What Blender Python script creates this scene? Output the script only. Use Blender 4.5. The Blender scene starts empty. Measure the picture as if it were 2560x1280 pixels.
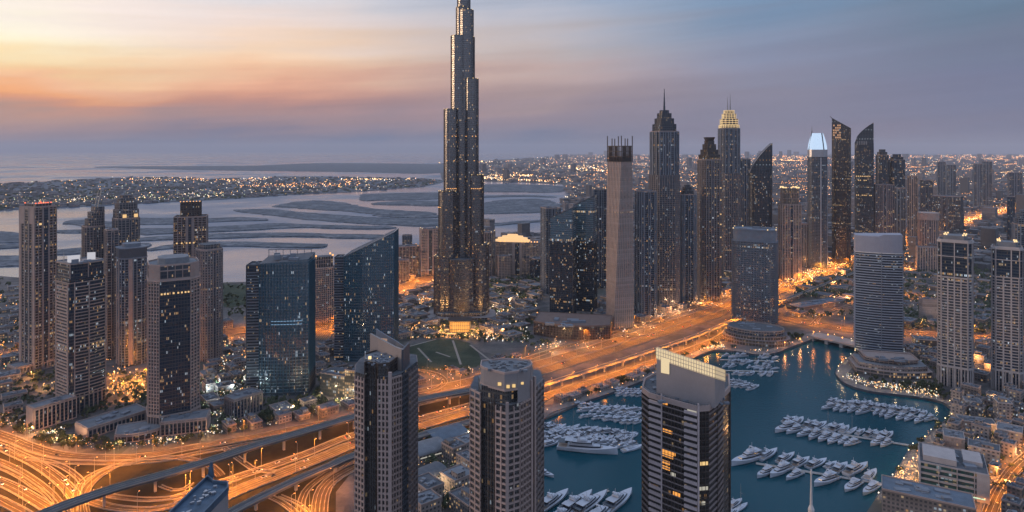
import bpy, math, random
from mathutils import Vector, Matrix, geometry
random.seed(7)
R = math.radians
SC = bpy.context.scene
COL = SC.collection
# ------------------------------------------------------------------ camera
CH, FP, CX, HY = 300.0, 1650.0, 1280.0, 375.0     # camera height (m), focal length in photo pixels, principal column, horizon row
cd = bpy.data.cameras.new('camera'); cam = bpy.data.objects.new('camera', cd); COL.objects.link(cam)
cam.location = (0, 0, CH); cam.rotation_euler = (R(90), 0, 0)
cd.sensor_width = 36; cd.lens = 36*FP/2560; cd.shift_y = -(640-HY)/2560
cd.clip_start = 1; cd.clip_end = 120000
SC.camera = cam
# ------------------------------------------------------------------ colour management and sampling
SC.view_settings.view_transform = 'Standard'; SC.view_settings.look = 'None'
SC.view_settings.exposure = 0.14; SC.view_settings.gamma = 1
SC.render.engine = 'CYCLES'
SC.cycles.use_denoising = True
SC.cycles.sample_clamp_indirect = 3.0
SC.cycles.sample_clamp_direct = 0.0
SC.cycles.max_bounces = 5; SC.cycles.diffuse_bounces = 2; SC.cycles.glossy_bounces = 3
SC.cycles.volume_bounces = 0; SC.cycles.transmission_bounces = 2; SC.cycles.transparent_max_bounces = 4
SC.cycles.caustics_reflective = False; SC.cycles.caustics_refractive = False

def s2l(c):
    return tuple(((x/255)/12.92 if x/255 <= .04045 else ((x/255+.055)/1.055)**2.4) for x in c)

class NT:
    """small helper for node trees"""
    def __init__(s, tree): s.t = tree; tree.nodes.clear()
    def n(s, typ, **kw):
        o = s.t.nodes.new(typ)
        for k, v in kw.items(): setattr(o, k, v)
        return o
    def put(s, sock, v):
        if isinstance(v, bpy.types.NodeSocket): s.t.links.new(v, sock)
        elif v is not None:
            try: sock.default_value = v
            except Exception: sock.default_value = (*v, 1)
    def m(s, op, a, b=None, c=None, clamp=False):
        o = s.n('ShaderNodeMath', operation=op, use_clamp=clamp)
        s.put(o.inputs[0], a)
        if b is not None: s.put(o.inputs[1], b)
        if c is not None: s.put(o.inputs[2], c)
        return o.outputs[0]
    def mix(s, f, a, b, typ='MIX'):
        o = s.n('ShaderNodeMix', data_type='RGBA', blend_type=typ)
        s.put(o.inputs[0], f); s.put(o.inputs[6], a if isinstance(a, bpy.types.NodeSocket) else (*a[:3], 1))
        s.put(o.inputs[7], b if isinstance(b, bpy.types.NodeSocket) else (*b[:3], 1))
        return o.outputs[2]
    def ramp(s, f, stops, interp='LINEAR'):
        o = s.n('ShaderNodeValToRGB'); cr = o.color_ramp; cr.interpolation = interp
        stops = sorted(stops, key=lambda q: q[0])
        cr.elements[1].position = 1.0; cr.elements[0].position = stops[0][0]; cr.elements[0].color = (*stops[0][1][:3], 1)
        for p, c in stops[1:-1]: cr.elements.new(p).color = (*c[:3], 1)
        e = cr.elements[len(cr.elements)-1]; e.position = stops[-1][0]; e.color = (*stops[-1][1][:3], 1)
        s.put(o.inputs[0], f); return o.outputs[0]
    def xyz(s, v):
        o = s.n('ShaderNodeSeparateXYZ'); s.put(o.inputs[0], v); return o.outputs
    def comb(s, x, y, z=0.0):
        o = s.n('ShaderNodeCombineXYZ'); s.put(o.inputs[0], x); s.put(o.inputs[1], y); s.put(o.inputs[2], z); return o.outputs[0]
    def noise(s, vec, scale, detail=2, rough=.5):
        o = s.n('ShaderNodeTexNoise'); s.put(o.inputs['Vector'], vec); o.inputs['Scale'].default_value = scale
        o.inputs['Detail'].default_value = detail; o.inputs['Roughness'].default_value = rough; return o.outputs
    def white(s, vec):
        o = s.n('ShaderNodeTexWhiteNoise', noise_dimensions='3D'); s.put(o.inputs['Vector'], vec); return o.outputs
    def step(s, x, a, b):
        o = s.n('ShaderNodeMapRange', interpolation_type='SMOOTHSTEP'); s.put(o.inputs[0], x)
        o.inputs[1].default_value = a; o.inputs[2].default_value = b; return o.outputs[0]

# ------------------------------------------------------------------ world: dusk sky, warm to the left, blue to the right
def make_world():
    w = bpy.data.worlds.new('World'); SC.world = w; w.use_nodes = True
    N = NT(w.node_tree)
    g = N.n('ShaderNodeTexCoord').outputs['Generated']
    x, y, z = N.xyz(g)
    hl = N.m('SQRT', N.m('ADD', N.m('MULTIPLY', x, x), N.m('MULTIPLY', y, y)))
    t = N.m('DIVIDE', z, N.m('MAXIMUM', hl, .001))
    az = N.m('ARCTAN2', x, y)
    # thin cloud streaks drift the bands up and down, and fan out from the sunset
    sv = N.comb(N.m('MULTIPLY', az, 1.4), N.m('MULTIPLY', N.m('ADD', t, N.m('MULTIPLY', az, -.05)), 30.0), 3.1)
    st = N.noise(sv, 1.0, 5, .55)[0]
    sv2 = N.comb(N.m('MULTIPLY', az, 3.5), N.m('MULTIPLY', N.m('SUBTRACT', t, N.m('MULTIPLY', az, .18)), 12.0), 7.7)
    st2 = N.noise(sv2, 1.0, 4, .5)[0]
    t2 = N.m('ADD', t, N.m('MULTIPLY', N.m('SUBTRACT', st, .5), .080))
    t2 = N.m('ADD', t2, N.m('MULTIPLY', N.m('SUBTRACT', st2, .5), .085))
    cols = [
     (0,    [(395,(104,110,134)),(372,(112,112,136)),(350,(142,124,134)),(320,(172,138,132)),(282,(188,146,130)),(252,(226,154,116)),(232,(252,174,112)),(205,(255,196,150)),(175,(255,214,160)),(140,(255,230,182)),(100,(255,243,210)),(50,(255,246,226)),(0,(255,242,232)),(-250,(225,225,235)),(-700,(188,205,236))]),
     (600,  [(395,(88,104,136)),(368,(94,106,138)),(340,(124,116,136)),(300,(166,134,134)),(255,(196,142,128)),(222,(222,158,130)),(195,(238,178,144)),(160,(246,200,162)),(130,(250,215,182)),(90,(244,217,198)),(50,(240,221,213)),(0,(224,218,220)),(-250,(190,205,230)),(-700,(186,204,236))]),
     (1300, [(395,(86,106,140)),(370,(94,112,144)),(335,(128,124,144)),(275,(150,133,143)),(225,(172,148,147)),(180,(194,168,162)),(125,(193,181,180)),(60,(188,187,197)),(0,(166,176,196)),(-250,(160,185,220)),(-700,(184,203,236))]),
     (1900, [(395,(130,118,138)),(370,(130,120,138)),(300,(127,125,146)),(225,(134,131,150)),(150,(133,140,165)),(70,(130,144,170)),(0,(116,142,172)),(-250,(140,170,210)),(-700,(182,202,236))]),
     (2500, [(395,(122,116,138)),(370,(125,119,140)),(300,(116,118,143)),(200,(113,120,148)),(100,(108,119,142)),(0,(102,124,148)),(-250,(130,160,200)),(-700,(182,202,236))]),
    ]
    TM = .62
    outs = []
    for px, st_ in cols:
        ph = math.atan((px-CX)/FP)
        stops = [(max(0, min(1, ((HY-yy)/FP*math.cos(ph)+.02)/TM)), s2l(c)) for yy, c in st_]
        outs.append((ph, N.ramp(N.m('DIVIDE', N.m('ADD', t2, .02), TM, clamp=True), stops)))
    c = outs[0][1]
    for i in range(1, len(outs)):
        c = N.mix(N.step(az, outs[i-1][0]-.02, outs[i][0]+.02), c, outs[i][1])
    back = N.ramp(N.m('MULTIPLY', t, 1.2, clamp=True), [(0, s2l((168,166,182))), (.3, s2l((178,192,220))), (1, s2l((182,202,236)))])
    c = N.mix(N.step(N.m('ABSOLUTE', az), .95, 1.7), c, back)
    sky = N.n('ShaderNodeTexSky', sky_type='NISHITA'); sky.sun_disc = False
    sky.sun_elevation = R(2.5); sky.sun_rotation = R(-58)
    skc = N.mix(1.0, sky.outputs[0], (.05,.05,.05), 'MULTIPLY')
    c = N.mix(.06, c, skc)
    sv3 = N.comb(N.m('MULTIPLY', az, 1.8), N.m('MULTIPLY', N.m('SUBTRACT', t, N.m('MULTIPLY', az, .07)), 46.0), 1.9)
    st3 = N.noise(sv3, 1.0, 5, .6)[0]
    gsc = N.n('ShaderNodeVectorMath', operation='SCALE'); N.put(gsc.inputs[0], c); N.put(gsc.inputs[3], N.m('ADD', 1.0, N.m('MULTIPLY', N.m('SUBTRACT', st3, .44), .30))); c = gsc.outputs[0]
    below = N.step(t, -.06, -.015)
    c = N.mix(below, s2l((60,62,80)), c)
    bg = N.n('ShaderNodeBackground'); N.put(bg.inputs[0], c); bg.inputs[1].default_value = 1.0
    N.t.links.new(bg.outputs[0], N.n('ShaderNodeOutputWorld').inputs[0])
make_world()
# the sun, just set: a weak, broad warm light from the left
sd = bpy.data.lights.new('sun', 'SUN'); sd.energy = 1.35; sd.angle = R(10); sd.color = (1, .66, .40)
so = bpy.data.objects.new('sun', sd); COL.objects.link(so)
_d = Vector((math.sin(R(-88)), math.cos(R(-88)), .14))
so.rotation_euler = _d.to_track_quat('Z', 'Y').to_euler()

# ------------------------------------------------------------------ from photo pixel to place
def W(px, py, z=0.0):
    d = (CH-z)*FP/(py-HY); return Vector(((px-CX)/FP*d, d, z))
def zt(py, d): return CH-(py-HY)*d/FP

# ------------------------------------------------------------------ mesh collecting
class MB:
    def __init__(s): s.v = []; s.f = []; s.uv = []; s.mi = []
    def face(s, idx, uv=None, m=0):
        s.f.append(idx); s.mi.append(m); s.uv.append(uv or [(0, 0)]*len(idx))
    def prism(s, poly, z0, z1, m=0, top=True, bot=False, poly2=None, zts=None, mt=None, u0=0.0):
        n = len(poly); b = len(s.v); p2 = poly2 or poly
        for i, (x, y) in enumerate(poly): s.v.append((x, y, z0 if not callable(z0) else z0(x, y)))
        for i, (x, y) in enumerate(p2): s.v.append((x, y, zts[i] if zts else z1))
        u = u0
        for i in range(n):
            j = (i+1) % n
            L = math.dist(poly[i], poly[j])
            zi, zj = s.v[b+n+i][2], s.v[b+n+j][2]
            s.face((b+i, b+j, b+n+j, b+n+i), [(u, s.v[b+i][2]), (u+L, s.v[b+j][2]), (u+L, zj), (u, zi)], m)
            u += L
        if top: s.face(tuple(range(b+n, b+2*n)), [(x, y) for x, y in p2], m if mt is None else mt)
        if bot: s.face(tuple(range(b+n-1, b-1, -1)), None, m)
    def box(s, cx, cy, cz, sx, sy, sz, rot=0, m=0):
        """centre x, y, BOTTOM z"""
        c, q = math.cos(rot), math.sin(rot)
        p = [(cx+c*a*sx/2-q*b*sy/2, cy+q*a*sx/2+c*b*sy/2) for a, b in ((-1,-1),(1,-1),(1,1),(-1,1))]
        s.prism(p, cz, cz+sz, m, True, True)
    def bar(s, p, q, w, h=None, m=0):
        """square bar between two 3-D points"""
        p = Vector(p); q = Vector(q); d = (q-p)
        if d.length < 1e-6: return
        d.normalize(); up = Vector((0,0,1)) if abs(d.z) < .95 else Vector((1,0,0))
        a = d.cross(up).normalized()*w/2; c = d.cross(a).normalized()*(h or w)/2
        b = len(s.v)
        for e in (p, q):
            for sa, sb in ((-1,-1),(1,-1),(1,1),(-1,1)): s.v.append(tuple(e+a*sa+c*sb))
        for i in range(4):
            j = (i+1) % 4; s.face((b+i, b+4+i, b+4+j, b+j), None, m)
        s.face((b, b+1, b+2, b+3), None, m); s.face((b+7, b+6, b+5, b+4), None, m)
    def obj(s, name, mats, parent=None, loc=None, rz=0, smooth=False, **props):
        me = bpy.data.meshes.new(name); me.from_pydata(s.v, [], s.f)
        if not isinstance(mats, (list, tuple)): mats = [mats]
        for mt in mats: me.materials.append(mt)
        me.polygons.foreach_set('material_index', s.mi)
        ul = me.uv_layers.new(name='UVMap'); flat = []
        for u in s.uv:
            for a in u: flat += a
        ul.data.foreach_set('uv', flat)
        if smooth: me.polygons.foreach_set('use_smooth', [True]*len(s.f))
        me.update()
        o = bpy.data.objects.new(name, me); COL.objects.link(o)
        if parent: o.parent = parent
        if loc is not None: o.location = loc
        o.rotation_euler.z = rz
        for k, v in props.items(): o[k] = v
        return o

def empty(name, label, cat, loc=(0,0,0), rz=0, group=None, kind=None):
    o = bpy.data.objects.new(name, None); COL.objects.link(o); o.location = loc; o.rotation_euler.z = rz
    o.empty_display_size = 1; o['label'] = label; o['category'] = cat
    if group: o['group'] = group
    if kind: o['kind'] = kind
    return o

# ------------------------------------------------------------------ footprints (counter-clockwise, front edge first, front is -Y)
def rect(w, d): return [(-w/2,-d/2),(w/2,-d/2),(w/2,d/2),(-w/2,d/2)]
def octo(w, d, c): return [(-w/2+c,-d/2),(w/2-c,-d/2),(w/2,-d/2+c),(w/2,d/2-c),(w/2-c,d/2),(-w/2+c,d/2),(-w/2,d/2-c),(-w/2,-d/2+c)]
def ell(w, d, n=20): return [(w/2*math.cos(-math.pi/2+2*math.pi*(i+.5)/n), d/2*math.sin(-math.pi/2+2*math.pi*(i+.5)/n)) for i in range(n)]
def rrect(w, d, r, k=4):
    out = []
    for cx, cy, a0 in ((w/2-r,-d/2+r,-90),(w/2-r,d/2-r,0),(-w/2+r,d/2-r,90),(-w/2+r,-d/2+r,180)):
        for i in range(k+1):
            a = R(a0+90*i/k); out.append((cx+r*math.cos(a), cy+r*math.sin(a)))
    return out
def bow(w, d, b, n=8, back=0):
    """flat sides, the front bulging forward by b"""
    p = [(-w/2+w*i/n, -d/2-b*(1-(2*i/n-1)**2)) for i in range(n+1)]
    q = [(w/2-w*i/n, d/2+back*(1-(2*i/n-1)**2)) for i in range(n+1)] if back else [(w/2,d/2),(-w/2,d/2)]
    return p+q
def off(poly, o):
    n = len(poly); out = []
    for i in range(n):
        p, c, q = Vector(poly[i-1]), Vector(poly[i]), Vector(poly[(i+1) % n])
        e1 = (c-p); e2 = (q-c)
        n1 = Vector((e1.y, -e1.x)).normalized(); n2 = Vector((e2.y, -e2.x)).normalized()
        k = n1+n2; k = k/max(.25, k.dot(k)/2) if k.length > .01 else n1
        out.append((c.x+k.x*o, c.y+k.y*o))
    return out
def scl(poly, a, b=None, cx=0, cy=0):
    b = a if b is None else b
    return [(cx+(x-cx)*a, cy+(y-cy)*b) for x, y in poly]
def mv(poly, dx, dy): return [(x+dx, y+dy) for x, y in poly]
def rotp(poly, a):
    c, q = math.cos(a), math.sin(a); return [(c*x-q*y, q*x+c*y) for x, y in poly]

def fit(poly, rot, x0, x1, ybase):
    """scale and place a footprint so that it spans columns x0..x1 and its nearest point stands at row ybase"""
    dn = CH*FP/(ybase-HY); s = 1.0; X = ((x0+x1)/2-CX)/FP*dn; Y = dn
    for _ in range(12):
        yaw = -math.atan2(X, Y)+rot
        p = rotp(poly, yaw)
        px = [CX+FP*(X+s*a)/(Y+s*b) for a, b in p]
        s *= (x1-x0)/(max(px)-min(px))
        Y += dn-min(Y+s*b for a, b in p)
        px = [CX+FP*(X+s*a)/(Y+s*b) for a, b in p]
        X += ((x0+x1)/2-(max(px)+min(px))/2)/FP*Y
    return X, Y, yaw, s

# ------------------------------------------------------------------ facade pieces
def bands(mb, poly, z0, z1, fh, t, o, m=0, every=1):
    z = z0; p = off(poly, o)
    while z < z1-.35:
        mb.prism(p, z, min(z+t, z1-.07), m, True, True); z += fh*every
def edges(poly, which=None):
    n = len(poly)
    for i in range(n):
        if which is None or i in which: yield i, Vector(poly[i]), Vector(poly[(i+1) % n])
def fins(mb, poly, z0, z1, sp, w, o, which=None, m=0, inset=.05, ends=True):
    for i, a, b in edges(poly, which):
        e = b-a; L = e.length
        if L < .3: continue
        k = max(1, round(L/sp)); rz = math.atan2(e.y, e.x); nn = Vector((e.y, -e.x)).normalized()
        for j in range(0 if ends else 1, k if ends else k):
            c = a+e*(j/k if ends else (j)/k)+nn*(o/2-inset)
            mb.box(c.x, c.y, z0, w, o+inset*2, z1-z0, rz, m)
def slabs(mb, poly, z0, z1, fh, t, o, which, m=0, trim=0.0, f0=0.0, f1=1.0):
    """horizontal boxes on chosen edges only"""
    for i, a, b in edges(poly, which):
        e = b-a; L = e.length; rz = math.atan2(e.y, e.x); nn = Vector((e.y, -e.x)).normalized()
        c = a+e*((f0+f1)/2)+nn*(o/2-.03); z = z0
        while z < z1-.2:
            mb.box(c.x, c.y, z, L*(f1-f0)-trim, o+.06, min(t, z1-z), rz, m); z += fh
def panel(mb, poly, i, f0, f1, z0, z1, o, m=0):
    a, b = Vector(poly[i]), Vector(poly[(i+1) % len(poly)]); e = b-a; nn = Vector((e.y, -e.x)).normalized()
    c = a+e*((f0+f1)/2)+nn*(o/2-.02)
    mb.box(c.x, c.y, z0, e.length*(f1-f0), o+.04, z1-z0, math.atan2(e.y, e.x), m)
def ringwall(mb, poly, z0, z1, th, m=0):
    inn = off(poly, -th); n = len(poly)
    b = len(mb.v)
    for x, y in poly: mb.v += [(x, y, z0), (x, y, z1)]
    for x, y in inn: mb.v += [(x, y, z0), (x, y, z1)]
    for i in range(n):
        j = (i+1) % n; A, B = b+2*i, b+2*j; C, D = b+2*n+2*i, b+2*n+2*j
        mb.face((A, B, B+1, A+1), None, m); mb.face((D, C, C+1, D+1), None, m); mb.face((A+1, B+1, D+1, C+1), None, m)
def plant(mb, poly, z, n, m=0, hmax=4, rnd=random, sz=(.06, .2)):
    xs = [p[0] for p in poly]; ys = [p[1] for p in poly]; cx = sum(xs)/len(xs); cy = sum(ys)/len(ys)
    wx = (max(xs)-min(xs)); wy = (max(ys)-min(ys))
    for i in range(n):
        mb.box(cx+rnd.uniform(-.3,.3)*wx, cy+rnd.uniform(-.3,.3)*wy, z-.1, wx*rnd.uniform(*sz), wy*rnd.uniform(*sz), rnd.uniform(.25,1)*hmax, rnd.choice((0,0,.3)), m)
# ------------------------------------------------------------------ materials
def bsdf(N, col, rough=.7, metal=0.0, spec=.5, bump=None, emit=None, estr=None):
    b = N.n('ShaderNodeBsdfPrincipled')
    N.put(b.inputs['Base Color'], col if isinstance(col, bpy.types.NodeSocket) else (*col[:3], 1))
    N.put(b.inputs['Roughness'], rough); N.put(b.inputs['Metallic'], metal); N.put(b.inputs['Specular IOR Level'], spec)
    if bump is not None: N.put(b.inputs['Normal'], bump)
    if emit is not None:
        N.put(b.inputs['Emission Color'], emit if isinstance(emit, bpy.types.NodeSocket) else (*emit[:3], 1)); N.put(b.inputs['Emission Strength'], estr)
    N.t.links.new(b.outputs[0], N.n('ShaderNodeOutputMaterial').inputs[0])
    return b
def newmat(name, sampled=False):
    m = bpy.data.materials.new(name); m.use_nodes = True
    m.cycles.emission_sampling = 'AUTO' if sampled else 'NONE'
    return m, NT(m.node_tree)
def solid(name, col, rough=.75, metal=0.0, var=.25, scale=.12, fine=.12, spec=.4):
    m, N = newmat(name)
    oc = N.n('ShaderNodeTexCoord').outputs['Object']; rnd = N.n('ShaderNodeObjectInfo').outputs['Random']
    a = N.noise(oc, scale, 4, .6)[0]; b = N.noise(oc, scale*14, 3, .6)[0]
    f = N.m('ADD', N.m('MULTIPLY', N.m('SUBTRACT', a, .5), var*2.2), N.m('MULTIPLY', N.m('SUBTRACT', b, .5), fine*2.2))
    f = N.m('ADD', N.m('ADD', f, 1.0), N.m('MULTIPLY', N.m('SUBTRACT', rnd, .5), .16))
    c = N.n('ShaderNodeVectorMath', operation='SCALE'); c.inputs[0].default_value = col[:3]; N.put(c.inputs[3], f)
    bsdf(N, c.outputs[0], N.m('ADD', rough-.08, N.m('MULTIPLY', b, .16)), metal, spec)
    return m
def lamp(name, col, strength, sampled=False):
    m, N = newmat(name, sampled)
    bsdf(N, (0.05,.05,.05), .6, 0, .3, None, col, strength); return m
def glass(name, base, base2, bay=1.5, fh=3.7, lit=.05, e=2.2, cool=.3, rough=.16, metal=.0, rows=.035, spandrel=.25, sc=(.35,.5,.6), warp=.25, ior=1.5, wf=.1):
    """curtain wall: panes vary a little, some are lit; UV is in metres"""
    m, N = newmat(name)
    uv = N.n('ShaderNodeUVMap').outputs[0]; u, v, _ = N.xyz(uv)
    rnd = N.n('ShaderNodeObjectInfo').outputs['Random']; r9 = N.m('MULTIPLY', rnd, 97.0)
    du, dv = N.m('DIVIDE', u, bay), N.m('DIVIDE', v, fh)
    cu, cv = N.m('FLOOR', du), N.m('FLOOR', dv); fu, fv = N.m('FRACT', du), N.m('FRACT', dv)
    wn = N.white(N.comb(cu, cv, r9)); cr, cg, cb = N.xyz(wn[1])
    room = N.white(N.comb(N.m('FLOOR', N.m('DIVIDE', du, 2.6)), cv, N.m('ADD', r9, 3.3)))[0]
    big = N.noise(N.comb(N.m('MULTIPLY', cu, .23), N.m('MULTIPLY', cv, .37), r9), 1.0, 2)[0]
    row = N.white(N.comb(cv, r9, 5.5))[0]
    thr = N.m('MULTIPLY', N.m('MULTIPLY', N.step(big, .42, .62), 2.4), lit*.8)
    thr = N.m('ADD', thr, N.m('MULTIPLY', N.m('LESS_THAN', row, rows), .55))
    on = N.m('LESS_THAN', N.m('ADD', N.m('MULTIPLY', room, .3), N.m('MULTIPLY', wn[0], .7)), N.m('MULTIPLY', N.m('SQRT', thr), .65))
    # .5*(a+b) has P(<x) = 2x^2 for x < .5
    win = N.m('MULTIPLY', N.m('MULTIPLY', N.m('GREATER_THAN', fu, wf), N.m('LESS_THAN', fu, 1-wf)), N.m('MULTIPLY', N.m('GREATER_THAN', fv, spandrel), N.m('LESS_THAN', fv, .93)))
    on = N.m('MULTIPLY', on, win)
    es = N.m('MULTIPLY', on, N.m('MULTIPLY', N.m('ADD', .25, N.m('MULTIPLY', cr, cr)), e*.36))
    warm = N.mix(cg, (1,.50,.16), (1,.74,.42))
    ec = N.mix(N.m('LESS_THAN', room, N.m('MULTIPLY', .35, cool)), warm, (.72,.86,1))
    ec = N.mix(N.m('LESS_THAN', cb, cool*.6), ec, (.85,.92,1))
    pane = N.mix(cb, base, base2)
    pane = N.mix(N.m('MULTIPLY', N.m('GREATER_THAN', cg, .86), .55), pane, (.07, .065, .062))      # drawn blinds
    dirt = N.noise(N.comb(u, v, r9), .02, 3)[0]
    pane = N.mix(N.step(dirt, .35, .7), pane, base2)
    col = N.mix(win, tuple(x*y*.6+.012 for x, y in zip(base2, sc)), pane)
    tone = N.n('ShaderNodeVectorMath', operation='SCALE'); N.put(tone.inputs[0], col); N.put(tone.inputs[3], N.m('ADD', .62, N.m('MULTIPLY', N.m('ADD', row, big), .42))); col = tone.outputs[0]
    rg = N.m('ADD', rough, N.m('MULTIPLY', N.m('SUBTRACT', cg, .5), .08))
    rg = N.m('ADD', rg, N.m('MULTIPLY', N.m('SUBTRACT', 1.0, win), .3))
    geo = N.n('ShaderNodeNewGeometry').outputs['Normal']
    wob = N.n('ShaderNodeVectorMath', operation='SUBTRACT'); N.put(wob.inputs[0], wn[1]); wob.inputs[1].default_value = (.5,.5,.5)
    ws = N.n('ShaderNodeVectorMath', operation='SCALE'); N.put(ws.inputs[0], wob.outputs[0]); ws.inputs[3].default_value = .05*warp
    wa = N.n('ShaderNodeVectorMath', operation='ADD'); N.put(wa.inputs[0], geo); N.put(wa.inputs[1], ws.outputs[0])
    wz = N.n('ShaderNodeVectorMath', operation='NORMALIZE'); N.put(wz.inputs[0], wa.outputs[0])
    bb = bsdf(N, col, rg, metal, .6, wz.outputs[0], ec, es); bb.inputs['IOR'].default_value = ior
    return m

M = {}
M['stone'] = solid('pink_beige_stone', (.30,.235,.215), .8)
M['stone2'] = solid('warm_grey_stone', (.215,.19,.19), .8)
M['tan'] = solid('tan_render', (.40,.30,.26), .8)
M['white'] = solid('off_white_render', (.52,.49,.48), .7)
M['grey'] = solid('blue_grey_panel', (.16,.18,.215), .55)
M['dgrey'] = solid('dark_grey_panel', (.06,.066,.082), .5)
M['bronze'] = solid('dark_bronze_metal', (.075,.06,.055), .42, .3)
M['steel'] = solid('brushed_steel', (.36,.37,.40), .34, .7)
M['dark'] = solid('dark_frame', (.045,.05,.06), .5)
M['roof'] = solid('gravel_roof', (.095,.103,.118), .9, var=.5, scale=.2, fine=.3)
M['proof'] = solid('pale_roof', (.17,.18,.20), .9, var=.4, scale=.15, fine=.3)
M['conc'] = solid('concrete', (.30,.28,.27), .85)
M['bluesteel'] = solid('teal_blue_metal', (.05,.13,.19), .35, .4)
M['navyroof'] = solid('blue_grey_roof', (.045,.08,.125), .6, var=.8, scale=.35, fine=.5)
M['gl_dark'] = glass('dark_navy_glass', (.006,.020,.042), (.014,.030,.055), 1.5, 3.7, .09, e=2.8, ior=1.6)
M['gl_brown'] = glass('dark_bronze_glass', (.018,.017,.022), (.034,.028,.03), 1.5, 3.7, .10, e=2.8, cool=.12, ior=1.6)
M['gl_blue'] = glass('teal_reflection_glass', (.003,.056,.098), (.005,.072,.118), 1.5, 3.9, .045, e=3.4, cool=.3, rough=.10, ior=2.5, spandrel=.1, sc=(.9,.95,1))  # teal reflection of sky and water put into the glass colour
M['gl_grey'] = glass('blue_grey_glass', (.025,.036,.055), (.045,.058,.078), 1.6, 3.7, .09, e=2.6, cool=.2, ior=1.5)
M['gl_mid'] = glass('mid_blue_glass', (.022,.04,.065), (.04,.06,.09), 1.8, 3.7, .10, e=2.6, cool=.4, ior=2.5)
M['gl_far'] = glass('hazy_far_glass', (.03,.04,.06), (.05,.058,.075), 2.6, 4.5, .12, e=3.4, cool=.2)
M['gl_spire'] = glass('tall_tower_glass', (.010,.020,.038), (.022,.024,.034), 2.0, 3.9, .06, e=3.0, cool=.05, rough=.25, metal=.0, rows=.012, ior=2.2)
M['gl_gold'] = glass('amber_lit_glass', (.10,.075,.06), (.14,.10,.075), 1.8, 3.7, .16, e=1.8, cool=.05)
M['gl_lit'] = glass('lit_window_glass', (.05,.06,.07), (.08,.08,.08), 2.4, 3.6, .5, e=2.2, cool=.25, rows=.1)
M['gl_green'] = glass('green_lit_glass', (.02,.06,.06), (.04,.10,.09), 3.0, 4.0, .3, e=1.6, cool=.3)
M['low'] = glass('low_building_wall', (.03,.034,.04), (.05,.05,.055), 3.2, 3.4, .34, e=2.6, cool=.15, rough=.8, spandrel=.42, sc=(4.8,4.1,3.5), warp=0, wf=.22)
M['low2'] = glass('pale_low_building_wall', (.03,.034,.04), (.05,.05,.055), 3.6, 3.4, .26, e=2.6, cool=.25, rough=.8, spandrel=.45, sc=(7.8,6.6,5.6), warp=0, wf=.25)
M['lw'] = lamp('warm_lamp', (1,.46,.15), 1.5)
M['ly'] = lamp('yellow_lamp', (1,.68,.32), 1.3)
M['lyw'] = lamp('lit_room_window', (1,.62,.26), .85)
M['whitescreen'] = lamp('glowing_white_screen', (.86,.84,.92), .55)  # roof panels given a glow of their own to look white
M['lc'] = lamp('white_lamp', (.92,.95,1), 7)
M['lg'] = lamp('greenish_lamp', (.75,1,.72), 4)
M['lbl'] = lamp('bluish_lamp', (.45,.75,1), 5)
M['lr'] = lamp('red_lamp', (1,.16,.06), 1.6)
M['crown_gold'] = lamp('glowing_gold_crown', (1,.70,.34), .95)  # floodlight put into the crown frame as its own glow
M['crown_white'] = lamp('glowing_white_crown', (.55,.72,.95), .9)  # crown surface glows by itself in place of floodlights
M['screen'] = lamp('lit_screen_panels', (1,.78,.46), .72)
M['boat'] = solid('white_gelcoat', (.42,.45,.51), .35, var=.25, fine=.05)
M['boatdeck'] = solid('teak_deck', (.34,.29,.26), .7)
M['boatglass'] = solid('smoked_boat_glass', (.02,.03,.045), .15)
M['boathull'] = solid('dark_boat_hull', (.05,.08,.13), .3)
M['wood'] = solid('pontoon_planks', (.33,.30,.28), .85)
M['trunk'] = solid('bark', (.09,.07,.05), .9)
M['pole'] = solid('galvanised_pole', (.30,.29,.28), .5, .3)
M['carpaint'] = solid('car_paint', (.45,.45,.47), .3, var=.0, fine=.0)
M['carglass'] = solid('car_glass', (.02,.02,.025), .15)

def leafmat():
    m, N = newmat('leaves'); g = N.n('ShaderNodeNewGeometry'); rnd = g.outputs['Random Per Island']
    n = N.noise(g.outputs['Position'], .12, 3)[0]
    c = N.mix(rnd, (.028,.045,.022), (.07,.085,.04)); c = N.mix(N.step(n, .4, .65), c, (.055,.06,.035))
    bsdf(N, c, .75, 0, .25); return m
M['leaf'] = leafmat()

def groundmat():
    m, N = newmat('city_ground'); p = N.n('ShaderNodeNewGeometry').outputs['Position']
    a = N.noise(p, .004, 5, .6)[0]; b = N.noise(p, .03, 4, .65)[0]; c = N.noise(p, .18, 3, .6)[0]
    vo = N.n('ShaderNodeTexVoronoi', feature='F1'); N.put(vo.inputs['Vector'], p); vo.inputs['Scale'].default_value = .022
    col = N.ramp(b, [(.3,(.04,.039,.042)), (.48,(.075,.070,.070)), (.6,(.13,.115,.11)), (.75,(.07,.067,.07))])
    g = N.step(a, .52, .60)
    col = N.mix(N.m('MULTIPLY', g, .7), col, (.055,.062,.045))
    col = N.mix(N.m('MULTIPLY', N.xyz(vo.outputs['Color'])[0], .35), col, (.20,.18,.175))
    col = N.mix(N.m('MULTIPLY', N.step(c, .55, .7), .5), col, (.05,.05,.055))
    bsdf(N, col, .9, 0, .2); return m
M['ground'] = groundmat()
def sandmat():
    m, N = newmat('island_sand'); p = N.n('ShaderNodeNewGeometry').outputs['Position']
    b = N.noise(p, .012, 5, .7)[0]; c = N.noise(p, .05, 3, .6)[0]
    col = N.ramp(b, [(.35,(.075,.09,.11)), (.5,(.13,.145,.17)), (.62,(.20,.21,.23))])
    col = N.mix(N.m('MULTIPLY', N.step(c, .48, .6), .8), col, (.055,.07,.08))
    bsdf(N, col, .95, 0, .1); return m
M['sand'] = sandmat()
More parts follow.
